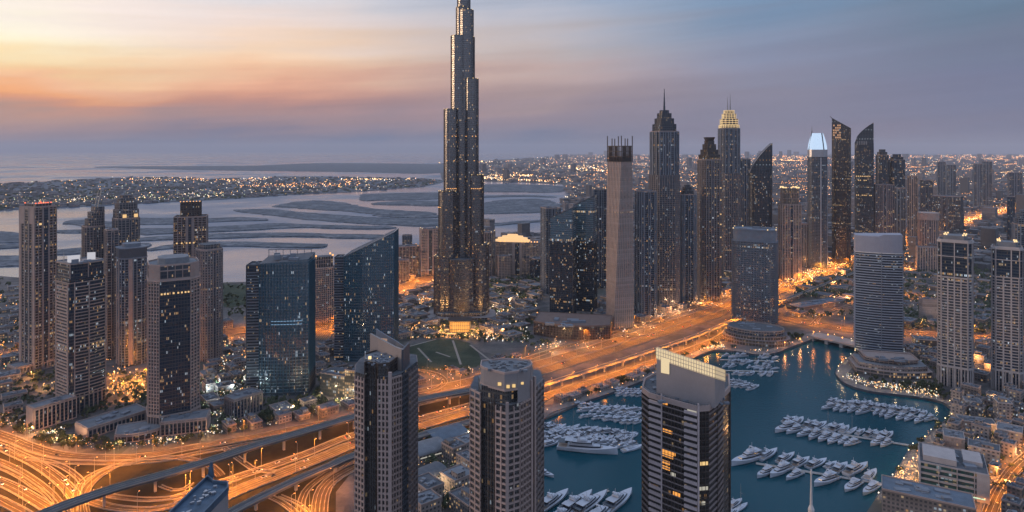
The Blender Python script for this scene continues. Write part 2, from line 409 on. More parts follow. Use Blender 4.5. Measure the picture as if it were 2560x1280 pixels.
def vergemat():
    m, N = newmat('dry_verge'); p = N.n('ShaderNodeNewGeometry').outputs['Position']
    b = N.noise(p, .035, 5, .65)[0]; c = N.noise(p, .25, 3, .6)[0]
    col = N.ramp(b, [(.35,(.014,.012,.008)), (.5,(.026,.020,.012)), (.65,(.048,.036,.02))])
    col = N.mix(N.m('MULTIPLY', c, .4), col, (.05,.05,.03))
    bsdf(N, col, .95, 0, .1); return m
M['verge'] = vergemat()
def lawnmat():
    m, N = newmat('park_lawn'); p = N.n('ShaderNodeNewGeometry').outputs['Position']
    b = N.noise(p, .03, 5, .65)[0]; c = N.noise(p, .3, 3)[0]
    col = N.ramp(b, [(.35,(.035,.048,.034)), (.6,(.07,.082,.055))])
    col = N.mix(N.m('MULTIPLY', N.step(c, .5, .7), .5), col, (.025,.04,.025))
    bsdf(N, col, .95, 0, .1); return m
M['lawn'] = lawnmat()
def pavemat():
    m, N = newmat('promenade_paving'); p = N.n('ShaderNodeNewGeometry').outputs['Position']
    b = N.noise(p, .06, 4, .6)[0]; c = N.noise(p, .5, 3)[0]
    col = N.ramp(b, [(.35,(.13,.115,.11)), (.6,(.24,.21,.195))])
    col = N.mix(N.m('MULTIPLY', N.step(c, .5, .62), .45), col, (.07,.065,.065))
    bsdf(N, col, .85, 0, .3); return m
M['pave'] = pavemat()
def roadmat(name, base, lanes=3.6, edge=.24):
    """asphalt; UV u is metres across, v metres along; wheel-track wear and lane lines, strengthened to put car light trails into colour"""
    m, N = newmat(name); u, v, _ = N.xyz(N.n('ShaderNodeUVMap').outputs[0])
    a = N.noise(N.comb(N.m('MULTIPLY', u, .9), N.m('MULTIPLY', v, .012), 0.0), 1.0, 4, .6)[0]
    b = N.noise(N.comb(u, v, 4.0), .25, 3, .6)[0]
    k = N.m('ADD', .35, N.m('ADD', N.m('MULTIPLY', N.step(a, .32, .68), 1.1), N.m('MULTIPLY', b, .3)))  # lengthwise streaks deepened, light trails put into the asphalt tone
    c = N.n('ShaderNodeVectorMath', operation='SCALE'); c.inputs[0].default_value = base; N.put(c.inputs[3], k)
    fl = N.m('FRACT', N.m('DIVIDE', u, lanes)); ln = N.m('GREATER_THAN', N.m('ABSOLUTE', N.m('SUBTRACT', fl, .5)), .5-edge/lanes)
    dash = N.m('LESS_THAN', N.m('FRACT', N.m('DIVIDE', v, 12)), .45)
    col = N.mix(N.m('MULTIPLY', ln, N.m('ADD', .45, N.m('MULTIPLY', dash, .4))), c.outputs[0], (.42,.36,.27))
    bsdf(N, col, .8, 0, .15); return m
M['road'] = roadmat('asphalt', (.066,.050,.036))
M['deck'] = roadmat('viaduct_deck', (.085,.085,.095), 4.0)
M['kerb'] = solid('pale_kerb', (.26,.23,.20), .8, var=.1)

def watermat(name, base, rough, sx, bump, dist=1.0, ws=.016, spec=.5):
    m, N = newmat(name); p = N.n('ShaderNodeNewGeometry').outputs['Position']
    mp = N.n('ShaderNodeMapping'); N.put(mp.inputs[0], p); mp.inputs['Scale'].default_value = (1, 1.6, 1); mp.inputs['Rotation'].default_value = (0,0,.5)
    a = N.noise(mp.outputs[0], sx, 5, .65)[0]; w = N.noise(p, ws, 4, .6)[0]
    b = N.n('ShaderNodeBump'); N.put(b.inputs['Height'], a); b.inputs['Strength'].default_value = bump; b.inputs['Distance'].default_value = dist
    bsdf(N, base, N.m('ADD', rough*.6, N.m('MULTIPLY', N.step(w, .4, .62), rough*1.6)), 0, spec, b.outputs[0]).inputs['IOR'].default_value = 1.33; return m
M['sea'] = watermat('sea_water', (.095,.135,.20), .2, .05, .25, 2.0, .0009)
M['marina'] = watermat('marina_water', (.0,.052,.076), .07, .30, .40, .6, spec=.22)
# ------------------------------------------------------------------ water, land, islands
def sheet(name, outer, z, mat, holes=(), skirt=None, **props):
    """flat polygon sheet in world coordinates, with optional vertical edge down to skirt"""
    polys = [[Vector((p[0], p[1], 0)) for p in outer]]+[[Vector((p[0], p[1], 0)) for p in h] for h in holes]
    tris = geometry.tessellate_polygon(polys); flat = [p for q in polys for p in q]
    mb = MB(); mb.v = [(p.x, p.y, z) for p in flat]
    for t in tris:
        a, b, c = (flat[i] for i in t)
        if (b-a).cross(c-a).z < 0: t = (t[0], t[2], t[1])
        mb.face(tuple(t), [(flat[i].x, flat[i].y) for i in t])
    if skirt is not None:
        for q in polys:
            n = len(q); b = len(mb.v)
            for p in q: mb.v += [(p.x, p.y, z), (p.x, p.y, skirt)]
            for i in range(n):
                j = (i+1) % n; mb.face((b+2*i, b+2*j, b+2*j+1, b+2*i+1))
    return mb.obj(name, mat, **props)
def PX(l, z=0.0): return [W(x, y, z).to_2d() for x, y in l]
def smooth(pts, step=None, closed=False, k=6):
    """Catmull-Rom through vectors"""
    P = [Vector(p) for p in pts]; n = len(P); out = []
    rng = range(n) if closed else range(n-1)
    for i in rng:
        g = (lambda q: P[q % n]) if closed else (lambda q: P[max(0, min(n-1, q))])
        p0, p1, p2, p3 = g(i-1), g(i), g(i+1), g(i+2)
        kk = max(2, int((p2-p1).length/step)) if step else k
        for j in range(kk):
            t = j/kk
            out.append(.5*((2*p1)+(p2-p0)*t+(2*p0-5*p1+4*p2-p3)*t*t+(3*p1-p0-3*p2+p3)*t**3))
    if not closed: out.append(P[-1])
    return out

BASIN = [(1330,1372),(1338,1280),(1345,1150),(1360,1047),(1440,1012),(1520,985),(1600,955),(1680,925),(1740,892),(1783,876),(1838,878),(1888,886),(1937,883),(1976,868),(2029,849),(2050,838),(2140,860),
         (2142,874),(2134,884),(2111,904),(2092,924),(2092,937),(2114,959),(2168,977),(2240,986),(2312,995),(2358,1006),(2376,1020),(2378,1039),(2366,1051),(2337,1068),(2307,1102),(2277,1120),(2248,1167),(2218,1209),(2190,1245),(2160,1290),(2130,1372)]
basin = PX(BASIN)
COAST = [(-900,690),(0,690),(130,700),(330,706),(560,706),(700,702),(850,692),(960,668),(1030,625),(1060,600),(1240,592),(1345,590),(1400,570),(1415,525),(1400,505),(1425,482),(1405,460),(1300,455),(1200,452),(1105,449)]
FARL = [(1095,409),(1160,405),(1250,399),(1400,392)]
land = PX(COAST+FARL)+[Vector((2900, 41000)), Vector((60000, 41000)), Vector((60000, -900)), Vector((-9000, -900))]
sheet('ground', land, 0, M['ground'], [basin], -3.5, kind='structure', label='dark city ground between the towers')
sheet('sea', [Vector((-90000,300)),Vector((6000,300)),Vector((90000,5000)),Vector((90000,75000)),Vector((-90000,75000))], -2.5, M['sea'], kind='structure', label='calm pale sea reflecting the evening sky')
_b = [Vector((p.x, p.y)) for p in basin]; _xs = [p.x for p in _b]; _ys = [p.y for p in _b]
sheet('marina_water', [(min(_xs)-5,min(_ys)-5),(max(_xs)+5,min(_ys)-5),(max(_xs)+5,max(_ys)+5),(min(_xs)-5,max(_ys)+5)], -2.2, M['marina'], kind='structure', label='teal water of the yacht basin')
PEN = [(-900,480),(-300,466),(0,460),(150,452),(300,444),(420,443),(520,448),(640,447),(700,441),(900,443),(1050,446),(1110,452),(1060,466),(1000,470),(900,478),(750,485),(640,493),(520,500),(400,506),(260,513),(100,520),(0,525),(-300,532),(-900,550)]
sheet('peninsula', smooth(PX(PEN), closed=True, k=4), .5, M['sand'], skirt=-3.5, kind='structure', label='long low peninsula with lit villas across the water')
BW = [(235,418),(320,416),(640,414),(750,409),(860,408),(1100,411),(1100,432),(900,430),(750,428),(560,426),(400,423),(300,420)]
sheet('breakwater', smooth(PX(BW), closed=True, k=4), .5, M['sand'], skirt=-3.5, kind='structure', label='thin dark breakwater lying out at sea')
ISL = [([(591,526),(680,530),(760,539),(935,551),(1100,556)],[2,8,9,9,9]), ([(685,515),(740,512),(797,512),(860,517),(935,528),(1075,534)],[2,8,12,11,7,4]), ([(905,493),(950,492),(1100,489)],[8,9,8]),
       ([(935,509),(1000,507),(1100,508)],[2,5,6]), ([(940,538),(1020,541),(1100,540)],[1,3,3]), ([(340,552),(440,552),(520,550),(600,547),(662,549)],[8,8,5,5,2]),
       ([(340,578),(440,576),(560,571),(690,564),(760,564),(860,567),(975,568)],[7,7,7,7,4,4,3]), ([(300,600),(420,594),(560,589),(700,586),(860,589),(975,592)],[3,5,6,5,5,4]),
       ([(380,622),(480,611),(560,609),(700,612),(808,614)],[3,5,6,6,4]), ([(157,557),(190,556),(240,559),(300,563),(340,560)],[2,7,8,9,9]), ([(130,578),(205,578),(290,577)],[3,4,4]),
       ([(-200,584),(0,592),(50,594),(62,594)],[14,15,12,4]), ([(-200,628),(0,616),(60,612)],[5,5,4]), ([(-200,660),(0,652),(100,650)],[12,14,10]), ([(140,630),(260,622),(370,612)],[6,7,5]),
       ([(1180,522),(1260,516),(1350,514),(1400,520)],[10,18,18,10]), ([(1190,470),(1280,470),(1400,472)],[8,10,8]), ([(1180,563),(1260,558),(1350,552),(1400,550)],[3,3,2,2]), ([(1180,492),(1300,489),(1380,492)],[2,2,1])]
_ri = random.Random(6)
for pts, hs in ISL:
    top = [(x, y-h*.92) for (x, y), h in zip(pts, hs)]; botm = [(x, y+h*.92) for (x, y), h in zip(pts, hs)]
    _o = smooth(PX(top+botm[::-1]), 40, closed=True); _o = [p+Vector((0, 1))*(_ri.gauss(0, 6)*min(1, p.y/3000))+Vector((_ri.gauss(0, 6), 0)) for p in _o]
    sheet('island', _o, .4, M['sand'], skirt=-3.5, kind='structure')

# ------------------------------------------------------------------ roads
LAMPS = []           # (x, y, base z, height, power, yaw)
ROADPTS = []         # for keeping low buildings off the carriageways
_zc = [0]
def wpath(pts, z, step=9):
    P = []
    for p in pts:
        zz = p[2] if len(p) > 2 else z
        v = W(p[0], p[1], zz) if p[1] > 0 else Vector((p[0], -p[1], zz)); v.z = zz; P.append(v)
    return smooth(P, step)
def normals(P):
    out = []
    for i in range(len(P)):
        d = (P[min(i+1, len(P)-1)]-P[max(i-1, 0)]); d.z = 0; d.normalize(); out.append(Vector((-d.y, d.x, 0)))
    return out
def strip(mb, P, Nn, a, b, za, zb=None, m=0):
    """quad strip between offsets a and b across the path"""
    k = len(mb.v); v = 0
    for i, (p, n) in enumerate(zip(P, Nn)):
        mb.v += [tuple(p+n*a+Vector((0,0,za))), tuple(p+n*b+Vector((0,0,za if zb is None else zb)))]
    for i in range(len(P)-1):
        L = (P[i+1]-P[i]).length
        mb.face((k+2*i+1, k+2*i, k+2*i+2, k+2*i+3), [(b, v), (a, v), (a, v+L), (b, v+L)], m); v += L
def wallstrip(mb, P, Nn, a, w, z0, z1, m=0):
    strip(mb, P, Nn, a-w/2, a+w/2, z1, m=m); strip(mb, P, Nn, a-w/2, a-w/2, z0, z1, m=m); strip(mb, P, Nn, a+w/2, a+w/2, z1, z0, m=m)
def road(name, label, pts, w, z=None, mat='road', barrier=True, elevated=False, lamps=None, pier=38, cat='flyover', lampz=17, pw=1.0, both=False, verge=0):
    if z is None: _zc[0] += 1; z = .10+.012*_zc[0]
    P = wpath(pts, z); Nn = normals(P)
    for p in P[::2]: ROADPTS.append((p.x, p.y, w/2+verge))
    mb = MB(); strip(mb, P, Nn, -w/2, w/2, 0)
    if elevated:
        strip(mb, P, Nn, w/2, w/2, 0, -1.4); strip(mb, P, Nn, -w/2, -w/2, -1.4, 0); strip(mb, P, Nn, w/2, -w/2, -1.4)
        root = mb.obj(name, M[mat], category=cat, label=label)
    else:
        root = mb.obj(name, M[mat], kind='structure', label=label)
    if barrier:
        b = MB()
        for s in (-1, 1): wallstrip(b, P, Nn, s*(w/2-.35), .5, -.05 if not elevated else -1.5, .95)
        b.obj('parapet' if elevated else 'barrier', M['kerb'], root)
    if elevated:
        pm = MB(); acc = 0
        for i in range(1, len(P)):
            acc += (P[i]-P[i-1]).length
            if acc > pier:
                acc = 0; p = P[i]; a = math.atan2(Nn[i].y, Nn[i].x)
                if p.z > 4:
                    o = MB(); o.box(p.x, p.y, .02, 2.2, 2.0, p.z-2.6, a); o.box(p.x, p.y, p.z-2.62, w*.7, 2.2, 1.2, a)
                    o.obj('pier', M['conc'], root)
    if lamps:
        acc = lamps*.6; side = 1
        for i in range(1, len(P)):
            acc += (P[i]-P[i-1]).length
            if acc > lamps:
                acc = 0; ss = (1, -1) if both else (side,)
                for s in ss:
                    q = P[i]+Nn[i]*s*(w/2+.9)
                    LAMPS.append((q.x, q.y, q.z if not elevated else q.z-.3, lampz, pw, math.atan2(-Nn[i].y*s, -Nn[i].x*s)))
                side = -side
    return root

# verge under the interchange
sheet('interchange_verge', PX([(-300,1030),(0,1078),(60,1104),(130,1126),(200,1134),(300,1136),(380,1128),(470,1112),(640,1084),(760,1060),(1045,1004),(1175,972),(1180,1070),(1045,1078),(880,1180),(840,1230),(838,1400),(-400,1400)]), .04, M['verge'], kind='structure', label='dry verge glowing orange under the interchange lamps')
# ground level carriageways (px, py)
RD = [
 ([(-260,1000),(0,1088),(60,1112),(130,1134),(200,1143),(300,1145),(380,1138),(470,1121),(560,1106),(640,1093),(760,1068),(885,1044),(1045,1010),(1175,980)], 13, 55),
 ([(-260,1030),(0,1108),(60,1134),(130,1152),(200,1157),(300,1158),(400,1152),(500,1133),(640,1108),(740,1088)], 8, 0),
 ([(-260,1050),(-40,1105),(40,1136),(90,1160),(135,1190),(170,1222),(190,1250),(200,1290)], 11, 42),
 ([(-260,1080),(-40,1142),(30,1168),(80,1197),(120,1228),(150,1262),(165,1300)], 6.5, 60),
 ([(-40,1155),(20,1178),(60,1200),(85,1218),(110,1232),(135,1258),(150,1290)], 5, 0),
 ([(-260,1110),(-40,1190),(30,1218),(80,1246),(125,1275),(160,1310)], 11, 45),
 ([(-260,1190),(-40,1238),(20,1262),(70,1290),(90,1320)], 9, 50),
 ([(70,1148),(120,1154),(162,1170),(190,1190),(204,1206),(198,1224),(188,1245),(184,1290)], 6, 0),
 ([(330,1160),(285,1166),(245,1180),(215,1198),(200,1212),(194,1232),(192,1290)], 6, 60),
 ([(216,1300),(208,1262),(212,1232),(232,1204),(268,1178),(309,1159),(378,1147),(447,1146),(492,1153),(530,1168),(552,1190)], 8, 45),
 ([(243,1222),(262,1236),(299,1244),(378,1250),(464,1240),(530,1222),(600,1196)], 7, 50),
 ([(216,1250),(250,1262),(300,1272),(380,1275),(450,1262),(500,1250),(575,1226)], 9, 50),
 ([(400,1215),(430,1226),(462,1222),(480,1208)], 4, 0),
 ([(430,1250),(575,1200),(640,1178),(760,1137),(885,1088),(1045,1048),(1180,1012)], 12, 40),
 ([(450,1300),(575,1236),(700,1186),(820,1138),(885,1112),(1045,1068),(1180,1030),(1358,988)], 17, 40),
 ([(560,1120),(600,1150),(640,1176),(690,1180)], 6, 0),
 ([(960,1140),(900,1162),(845,1190),(812,1220),(800,1260),(798,1320)], 14, 45),
 ([(960,1120),(885,1152),(820,1184),(775,1216),(755,1250),(750,1320)], 7, 50),
 ([(660,1236),(700,1254),(740,1285),(770,1320)], 6, 40),
 ([(700,1240),(735,1255),(765,1275),(790,1310)], 4, 0),
 ([(1040,985),(1085,975),(1112,955),(1090,935),(1040,925)], 8, 55),
]
for i, (p, w, l) in enumerate(RD):
    road('carriageway', 'worn, light-streaked asphalt carriageway of the interchange', p, w, lamps=l*.62 if l else None)
# elevated ones
FA = [(-60,1338,13),(60,1302,13),(180,1256,13),(300,1216,13),(420,1183,13),(560,1140,13),(640,1113,13),(760,1078,13),(885,1042,13),(1045,1000,13),(1175,975,11),(1260,962,6),(1330,948,1.2)]
road('rail_viaduct', 'long grey elevated viaduct crossing the whole interchange', FA, 12.5, mat='deck', elevated=True, cat='viaduct', lamps=None)
FB = [(520,1318,9),(575,1282,9),(640,1248,9),(740,1200,9),(820,1166,9),(885,1138,9),(1045,1090,9),(1180,1052,6),(1300,1020,1.2)]
road('flyover', 'lower grey flyover with orange lit edge beside the blue pointed roof', FB, 9.5, mat='deck', elevated=True)
# the long highway to the north-east
def off_path(pts, z, o, step=12):
    P = wpath(pts, z, step); Nn = normals(P); return [p+n*o for p, n in zip(P, Nn)]
HW = [(1045,990),(1175,962),(1358,915),(1500,873),(1640,828),(1740,795),(1830,764),(1960,716),(2100,664),(2210,622),(2290,592),(2400,555),(2520,523),(2640,500),(2760,485)]
def broad(name, label, pts, o, w, z, lamps, pw=1.0, both=False, mat='road', hgt=17):
    P = off_path(pts, z, o); Nn = normals(P)
    mb = MB(); strip(mb, P, Nn, -w/2, w/2, 0); root = mb.obj(name, M[mat], kind='structure', label=label)
    b = MB()
    for s in (-1, 1): wallstrip(b, P, Nn, s*(w/2-.3), .5, -.05, .95)
    b.obj('barrier', M['kerb'], root)
    for p in P[::2]: ROADPTS.append((p.x, p.y, w/2+3))
    if lamps:
        acc = 0
        for i in range(1, len(P)):
            acc += (P[i]-P[i-1]).length
            k = 1 if P[i].y < 1250 else (1.7 if P[i].y < 2200 else 2.8)
            if acc > lamps*k:
                acc = 0
                for s in ((1, -1) if both else (1,)):
                    q = P[i]+Nn[i]*s*(w/2+.8)
                    LAMPS.append((q.x, q.y, 0, hgt, pw*k*k*.8, math.atan2(-Nn[i].y*s, -Nn[i].x*s)))
    return P
HP = broad('highway', 'broad highway running straight to the horizon', HW, 10, 23, .12, 48, both=True, pw=.9)
broad('highway', 'broad highway running straight to the horizon', HW, -15, 23, .13, 48, both=True, pw=.9)
broad('service_road', 'brightly lit service road beside the broad highway', [(1340,1008),(1358,992),(1500,948),(1640,903),(1740,868),(1800,842),(1860,800),(1960,752)], -2, 17, .16, 34, pw=1.5, both=True)
broad('service_road', 'narrow road between the broad highway and the towers', [(1240,930),(1358,885),(1500,845),(1640,803),(1740,770),(1830,742),(1960,700),(2100,650)], 2, 12, .15, 60)
FC = [(1300,985,9),(1358,962,9),(1500,917,9),(1640,872,9),(1740,838,9),(1820,806,9),(1960,750,9),(2100,695,9),(2290,618,9)]
road('rail_viaduct', 'narrow grey rail viaduct running beside the broad highway', FC, 8, mat='deck', elevated=True, cat='viaduct', pier=32)
# canal crossing
broad('canal_road', 'orange lit road crossing the head of the basin', [(1930,786),(1980,800),(2060,815),(2135,826),(2240,832),(2340,838),(2480,846),(2700,850)], 0, 34, .20, 30, pw=1.3, both=True)
broad('side_road', 'side road curving beside the canal crossing', [(2030,812),(2060,786),(2110,768),(2200,752),(2300,740)], 0, 8, .22, 45)
broad('side_road', 'left distant street near the shore', [(-200,905),(0,892),(60,884),(130,872)], 0, 26, .21, 45, pw=1.6)
broad('side_road', 'street behind the rounded beige tower', [(480,860),(560,835),(640,822),(760,812),(860,820)], 0, 40, .23, 40, pw=1.8, both=True)
broad('side_road', 'street behind the wedge shaped glass tower', [(780,850),(830,800),(900,762),(1000,725),(1090,690),(1200,670)], 0, 50, .25, 45, pw=2.0, both=True)
broad('side_road', 'street at the far right behind the waterfront', [(2460,1330),(2500,1230),(2550,1160),(2640,1090)], 0, 12, .24, 30, pw=.4, both=True, hgt=10)
# canal bridge fascia with arches over the head of the basin
def canal_bridge():
    a, b = W(2029,849), W(2140,874); a.z = b.z = 0
    e = (b-a); L = e.length; rz = math.atan2(e.y, e.x)
    root = empty('canal_bridge', 'low concrete bridge closing the head of the yacht basin', 'bridge', (a.x, a.y, 0), rz)
    mb = MB(); mb.box(L/2, 17, 2.6, L+10, 34, 1.6); mb.obj('deck', M['conc'], root)
    m2 = MB(); m2.box(L/2, .4, 4.1, L+10, .6, 1.2); m2.obj('parapet', M['kerb'], root)
    for k in range(4):
        m3 = MB(); m3.box(L*k/3, 14, -3.4, 5.0, 27, 6.1); m3.obj('pier', M['conc'], root)
canal_bridge()
BRL = [W(x, y) for x, y in ((1962,872),(2000,862),(2034,851),(2070,858),(2106,866),(2136,872))]
# park lawn with paths
park = PX([(1003,890),(1030,862),(1090,848),(1140,848),(1175,858),(1195,880),(1205,905),(1190,918),(1120,925),(1040,925),(1005,915)])
sheet('park_lawn', park, .05, M['lawn'], kind='structure', label='dark green park lawn crossed by pale paths')
for a, b in (((1045,870),(1078,905)),((1132,851),(1152,911)),((1090,880),(1125,892)),((1015,868),(1090,848)),((1175,862),(1230,905))):
    P = [W(*a, .08), W(*b, .08)]; mb = MB(); strip(mb, P, normals(P), -1.6, 1.6, 0); mb.obj('park_path', M['kerb'], kind='structure')
lawn2 = PX([(555,712),(615,712),(640,735),(615,760),(575,770),(555,765)])
sheet('playing_field', lawn2, .05, M['lawn'], kind='structure', label='green playing field by the shore')
# promenade round the basin
def promenade():
    B = smooth([Vector((p.x, p.y, 0)) for p in basin[2:-2]], 10); Nn = normals(B)
    mb = MB(); strip(mb, B, Nn, .6, 15, .06); mb.obj('promenade', M['pave'], kind='structure', label='paved promenade round the yacht basin')
    q = MB(); wallstrip(q, B, Nn, .1, 1.0, -3.2, .55); q.obj('quay_wall', M['dgrey'], kind='structure', label='dark quay wall round the yacht basin')
    return B, Nn
QB, QN = promenade()
def light(name, kind, loc, power, col, parent=None, size=.6, spot=150, blend=.6):
    l = LD.get((kind, round(power), col, size))
    if not l:
        l = bpy.data.lights.new(name, kind); l.energy = power; l.color = col; l.shadow_soft_size = size
        if kind == 'SPOT': l.spot_size = R(spot); l.spot_blend = blend
        LD[(kind, round(power), col, size)] = l
    o = bpy.data.objects.new(name, l); COL.objects.link(o); o.location = loc
    if parent: o.parent = parent
    return o
LD = {}
# ------------------------------------------------------------------ towers
FEET = []   # (x, y, radius) of tower feet
class T:
    """a tower: fitted footprint, parts collected under one Empty"""
    def __init__(s, name, label, x0, x1, base, poly, rot=0, cat='skyscraper', group=None):
        X, Y, yaw, k = fit(poly, rot, x0, x1, base)
        s.poly = scl(poly, k); s.k = k; s.Y = Y; s.X = X; s.yaw = yaw
        s.root = empty(name, label, cat, (X, Y, 0), yaw, group)
        xs = [p[0] for p in s.poly]; ys = [p[1] for p in s.poly]
        s.w = max(xs)-min(xs); s.d = max(ys)-min(ys)
        FEET.append((X, Y, max(s.w, s.d)*.62))
    def z(s, py): return zt(py, s.Y)
    def px(s, n): return n*s.Y/FP
    def add(s, mb, name, mat, smooth=False, **pr): return mb.obj(name, M[mat], s.root, smooth=smooth, **pr)
    def body(s, z0, z1, mat, poly=None, name='glazing', zts=None, poly2=None, roof='roof'):
        mb = MB(); p = poly or s.poly; n = len(p)
        mb.prism(p, z0, z1, 0, True, False, zts=zts, poly2=poly2, mt=1)
        return mb.obj(name, [M[mat], M[roof]], s.root)
    def bands(s, z0, z1, fh=3.7, t=.9, o=.35, mat='stone', poly=None, every=1, name='floor_bands'):
        mb = MB(); bands(mb, poly or s.poly, z0, z1, fh, t, o, 0, every); return s.add(mb, name, mat)
    def fins(s, z0, z1, sp=3.0, w=.5, o=.5, mat='stone', poly=None, which=None, name='facade_piers', ends=True):
        mb = MB(); fins(mb, poly or s.poly, z0, z1, sp, w, o, which, ends=ends); return s.add(mb, name, mat)
    def top(s, z, mat='stone', h=1.6, th=.8, n=5, poly=None, pm='grey', hm=4, out=.3):
        p = poly or s.poly; mb = MB(); ringwall(mb, off(p, out), z-.4, z+h, th); s.add(mb, 'parapet', mat)
        if n:
            q = MB(); plant(q, p, z, n, 0, hm, random.Random(int(s.X)+int(z))); s.add(q, 'roof_plant', pm)
    def mast(s, x, y, z0, z1, w=.9, mat='pole', name='spire'):
        mb = MB(); q = 5; zz = z0
        for i in range(q):
            ww = w*(1-i*.17); mb.box(x, y, z0+(z1-z0)*i/q, ww, ww, (z1-z0)/q+.05)
        return s.add(mb, name, mat)
    def lights(s, pts, mat='lw', r=.6, name='warm_lights'):
        one = name.replace('_row', '').replace('lights', 'light').replace('lamps', 'lamp').replace('landings', 'landing')
        mb = MB(); mb.box(0, 0, 0, r, r, r); first = s.add(mb, one, mat); first.location = pts[0]
        for p in pts[1:]:
            c = bpy.data.objects.new(one, first.data); COL.objects.link(c); c.parent = s.root; c.location = p
        return first
def edge_pt(poly, i, f, o=0):
    a, b = Vector(poly[i]), Vector(poly[(i+1) % len(poly)]); e = b-a; nn = Vector((e.y, -e.x)).normalized()
    p = a+e*f+nn*o; return p.x, p.y

M['bronze2'] = solid('bronze_blue_fins', (.15,.135,.14), .36, .55)
# ---- the very tall stepped tower
def tall():
    t = T('stepped_supertall_tower', 'tallest tower, stepped dark glass tiers rising out of the top of the photo', 1086, 1222, 800, ell(10, 8.4, 24))
    s = t.Y/FP; cx = t.X
    def lobe(x0, x1, ptop, dep, asp=1.0, n=16, lit=True, pbot=None):
        w = (x1-x0)*s; xc = ((x0+x1)/2-(CX+FP*t.X/t.Y))*s
        p = mv(rotp(ell(w, w*asp, n), 0), xc, dep); z1 = zt(ptop, t.Y)
        q = rotp([(a, b) for a, b in p], 0)
        mb = MB(); mb.prism(p, .05, z1, 0, True, False, mt=1)
        g = mb.obj('tier', [M['gl_spire'], M['roof']], t.root)
        f = MB(); fins(f, p, 1, z1, 2.4, .24, .5); bands(f, p, 8, z1, 7.8, .5, .12)
        f.obj('mullions', M['bronze2'], g)
        if lit:
            l = MB(); ringwall(l, off(p, .3), z1-.2, z1+1.0, .6); l.obj('parapet', M['bronze'], g)
            l2 = MB(); 
            for k in range(0, n, 2): 
                x, y = p[k]; l2.box(x*.97+xc*.03, y*.97+dep*.03, z1+.2, 1.5, 1.5, 1.4)
            l2.obj('setback_lights', M['ly'], g)
        return p, z1
    lobe(1143, 1176, -60, 4, 1.1, lit=False)
    lobe(1140, 1170, 20, 0, 1.1); lobe(1148, 1184, 28, -4, 1.1)
    lobe(1127, 1168, 92, -2, 1.1); lobe(1146, 1187, 94, 2, 1.1)
    lobe(1161, 1196, 200, -10, 1.2)
    lobe(1110, 1148, 275, -9, 1.2)
    lobe(1130, 1180, 300, 6, 1.5, 18, lit=False)
    lobe(1170, 1209, 437, -14, 1.2)
    lobe(1097, 1143, 477, -13, 1.2)
    lobe(1178, 1222, 607, -18, 1.1)
    lobe(1086, 1128, 635, -18, 1.1)
    lobe(1118, 1190, 640, -24, .7, 18, lit=False)
    # spire above
    mb = MB(); xc = (1160-(CX+FP*t.X/t.Y))*s
    for a, b, r in ((-60,-110,18),(-110,-150,11),(-150,-190,5)):
        za, zb = zt(a, t.Y), zt(b, t.Y); mb.prism(mv(ell(r*s*1.1, r*s*1.1, 10), xc, 4), za, zb)
    t.add(mb, 'spire', 'gl_spire')
    # dark plant-room floors wrapped with small orange lamps
    for py in (342, 402, 470, 516):
        z = zt(py, t.Y); l = MB()
        for x0, x1, dep, asp in ((1110,1148,-9,1.2),(1161,1196,-10,1.2)):
            if py > 437 and x0 > 1150: x0, x1, dep = 1170, 1209, -14
            if py > 477 and x0 < 1150: x0, x1, dep = 1097, 1143, -13
            w = (x1-x0)*s; c = ((x0+x1)/2-(CX+FP*t.X/t.Y))*s
            p = mv(ell(w+.8, w*asp+.8, 26), c, dep)
            rr = random.Random(py)
            for x, y in p:
                if y < dep and rr.random() < .4: l.box(x, y, z, 1.6, 1.6, 1.0)
        t.add(l, 'service_floor_lamps', 'lw')
    # entrance pavilions and terraces
    for i, (w, d, h, dy) in enumerate(((120,70,7,-22),(92,60,13,-18),(70,50,20,-12))):
        p = mv(rrect(w, d, 20, 5), 0, dy); mb = MB(); mb.prism(p, .05, h, 0, mt=1); o = mb.obj('podium', [M['gl_brown'], M['roof']], t.root)
        f = MB(); bands(f, p, 3, h+.1, 3.6, .7, .5); fins(f, p, .2, h, 6, .5, .4); f.obj('podium_frame', M['stone2'], o)
tall()
def pavilion():
    p = W(1150, 826); root = empty('entrance_pavilion', 'glowing golden entrance hall at the foot of the tallest tower', 'pavilion', (p.x, p.y, 0), 0)
    mb = MB(); mb.prism(rrect(34, 22, 6), .06, 17); mb.obj('hall', M['gl_gold2'], root)
    f = MB(); fins(f, rrect(34, 22, 6), .06, 17.5, 3.2, .5, .6); bands(f, rrect(34, 22, 6), 4, 18, 6.3, .6, .5); f.obj('frame', M['bronze'], root)
    r = MB(); r.prism(rrect(40, 27, 8), 17.6, 19); r.obj('canopy', M['bronze'], root)
    c = MB(); ringwall(c, mv(ell(70, 30, 28), 0, -8), .1, 1.2, .8); c.obj('terrace_light_ring', M['lw'], root)
    for dx, dy in ((-30, -20), (-12, -27), (12, -27), (30, -20)): light('entrance_glow_fill', 'POINT', (dx, dy, 7), 26000, (1, .48, .14), root, .8)  # bare lights without fixtures, added to widen the golden glow
    FEET.append((p.x, p.y, 26))
M['gl_gold2'] = lamp('glowing_hall_glass', (1,.38,.06), .85)
pavilion()

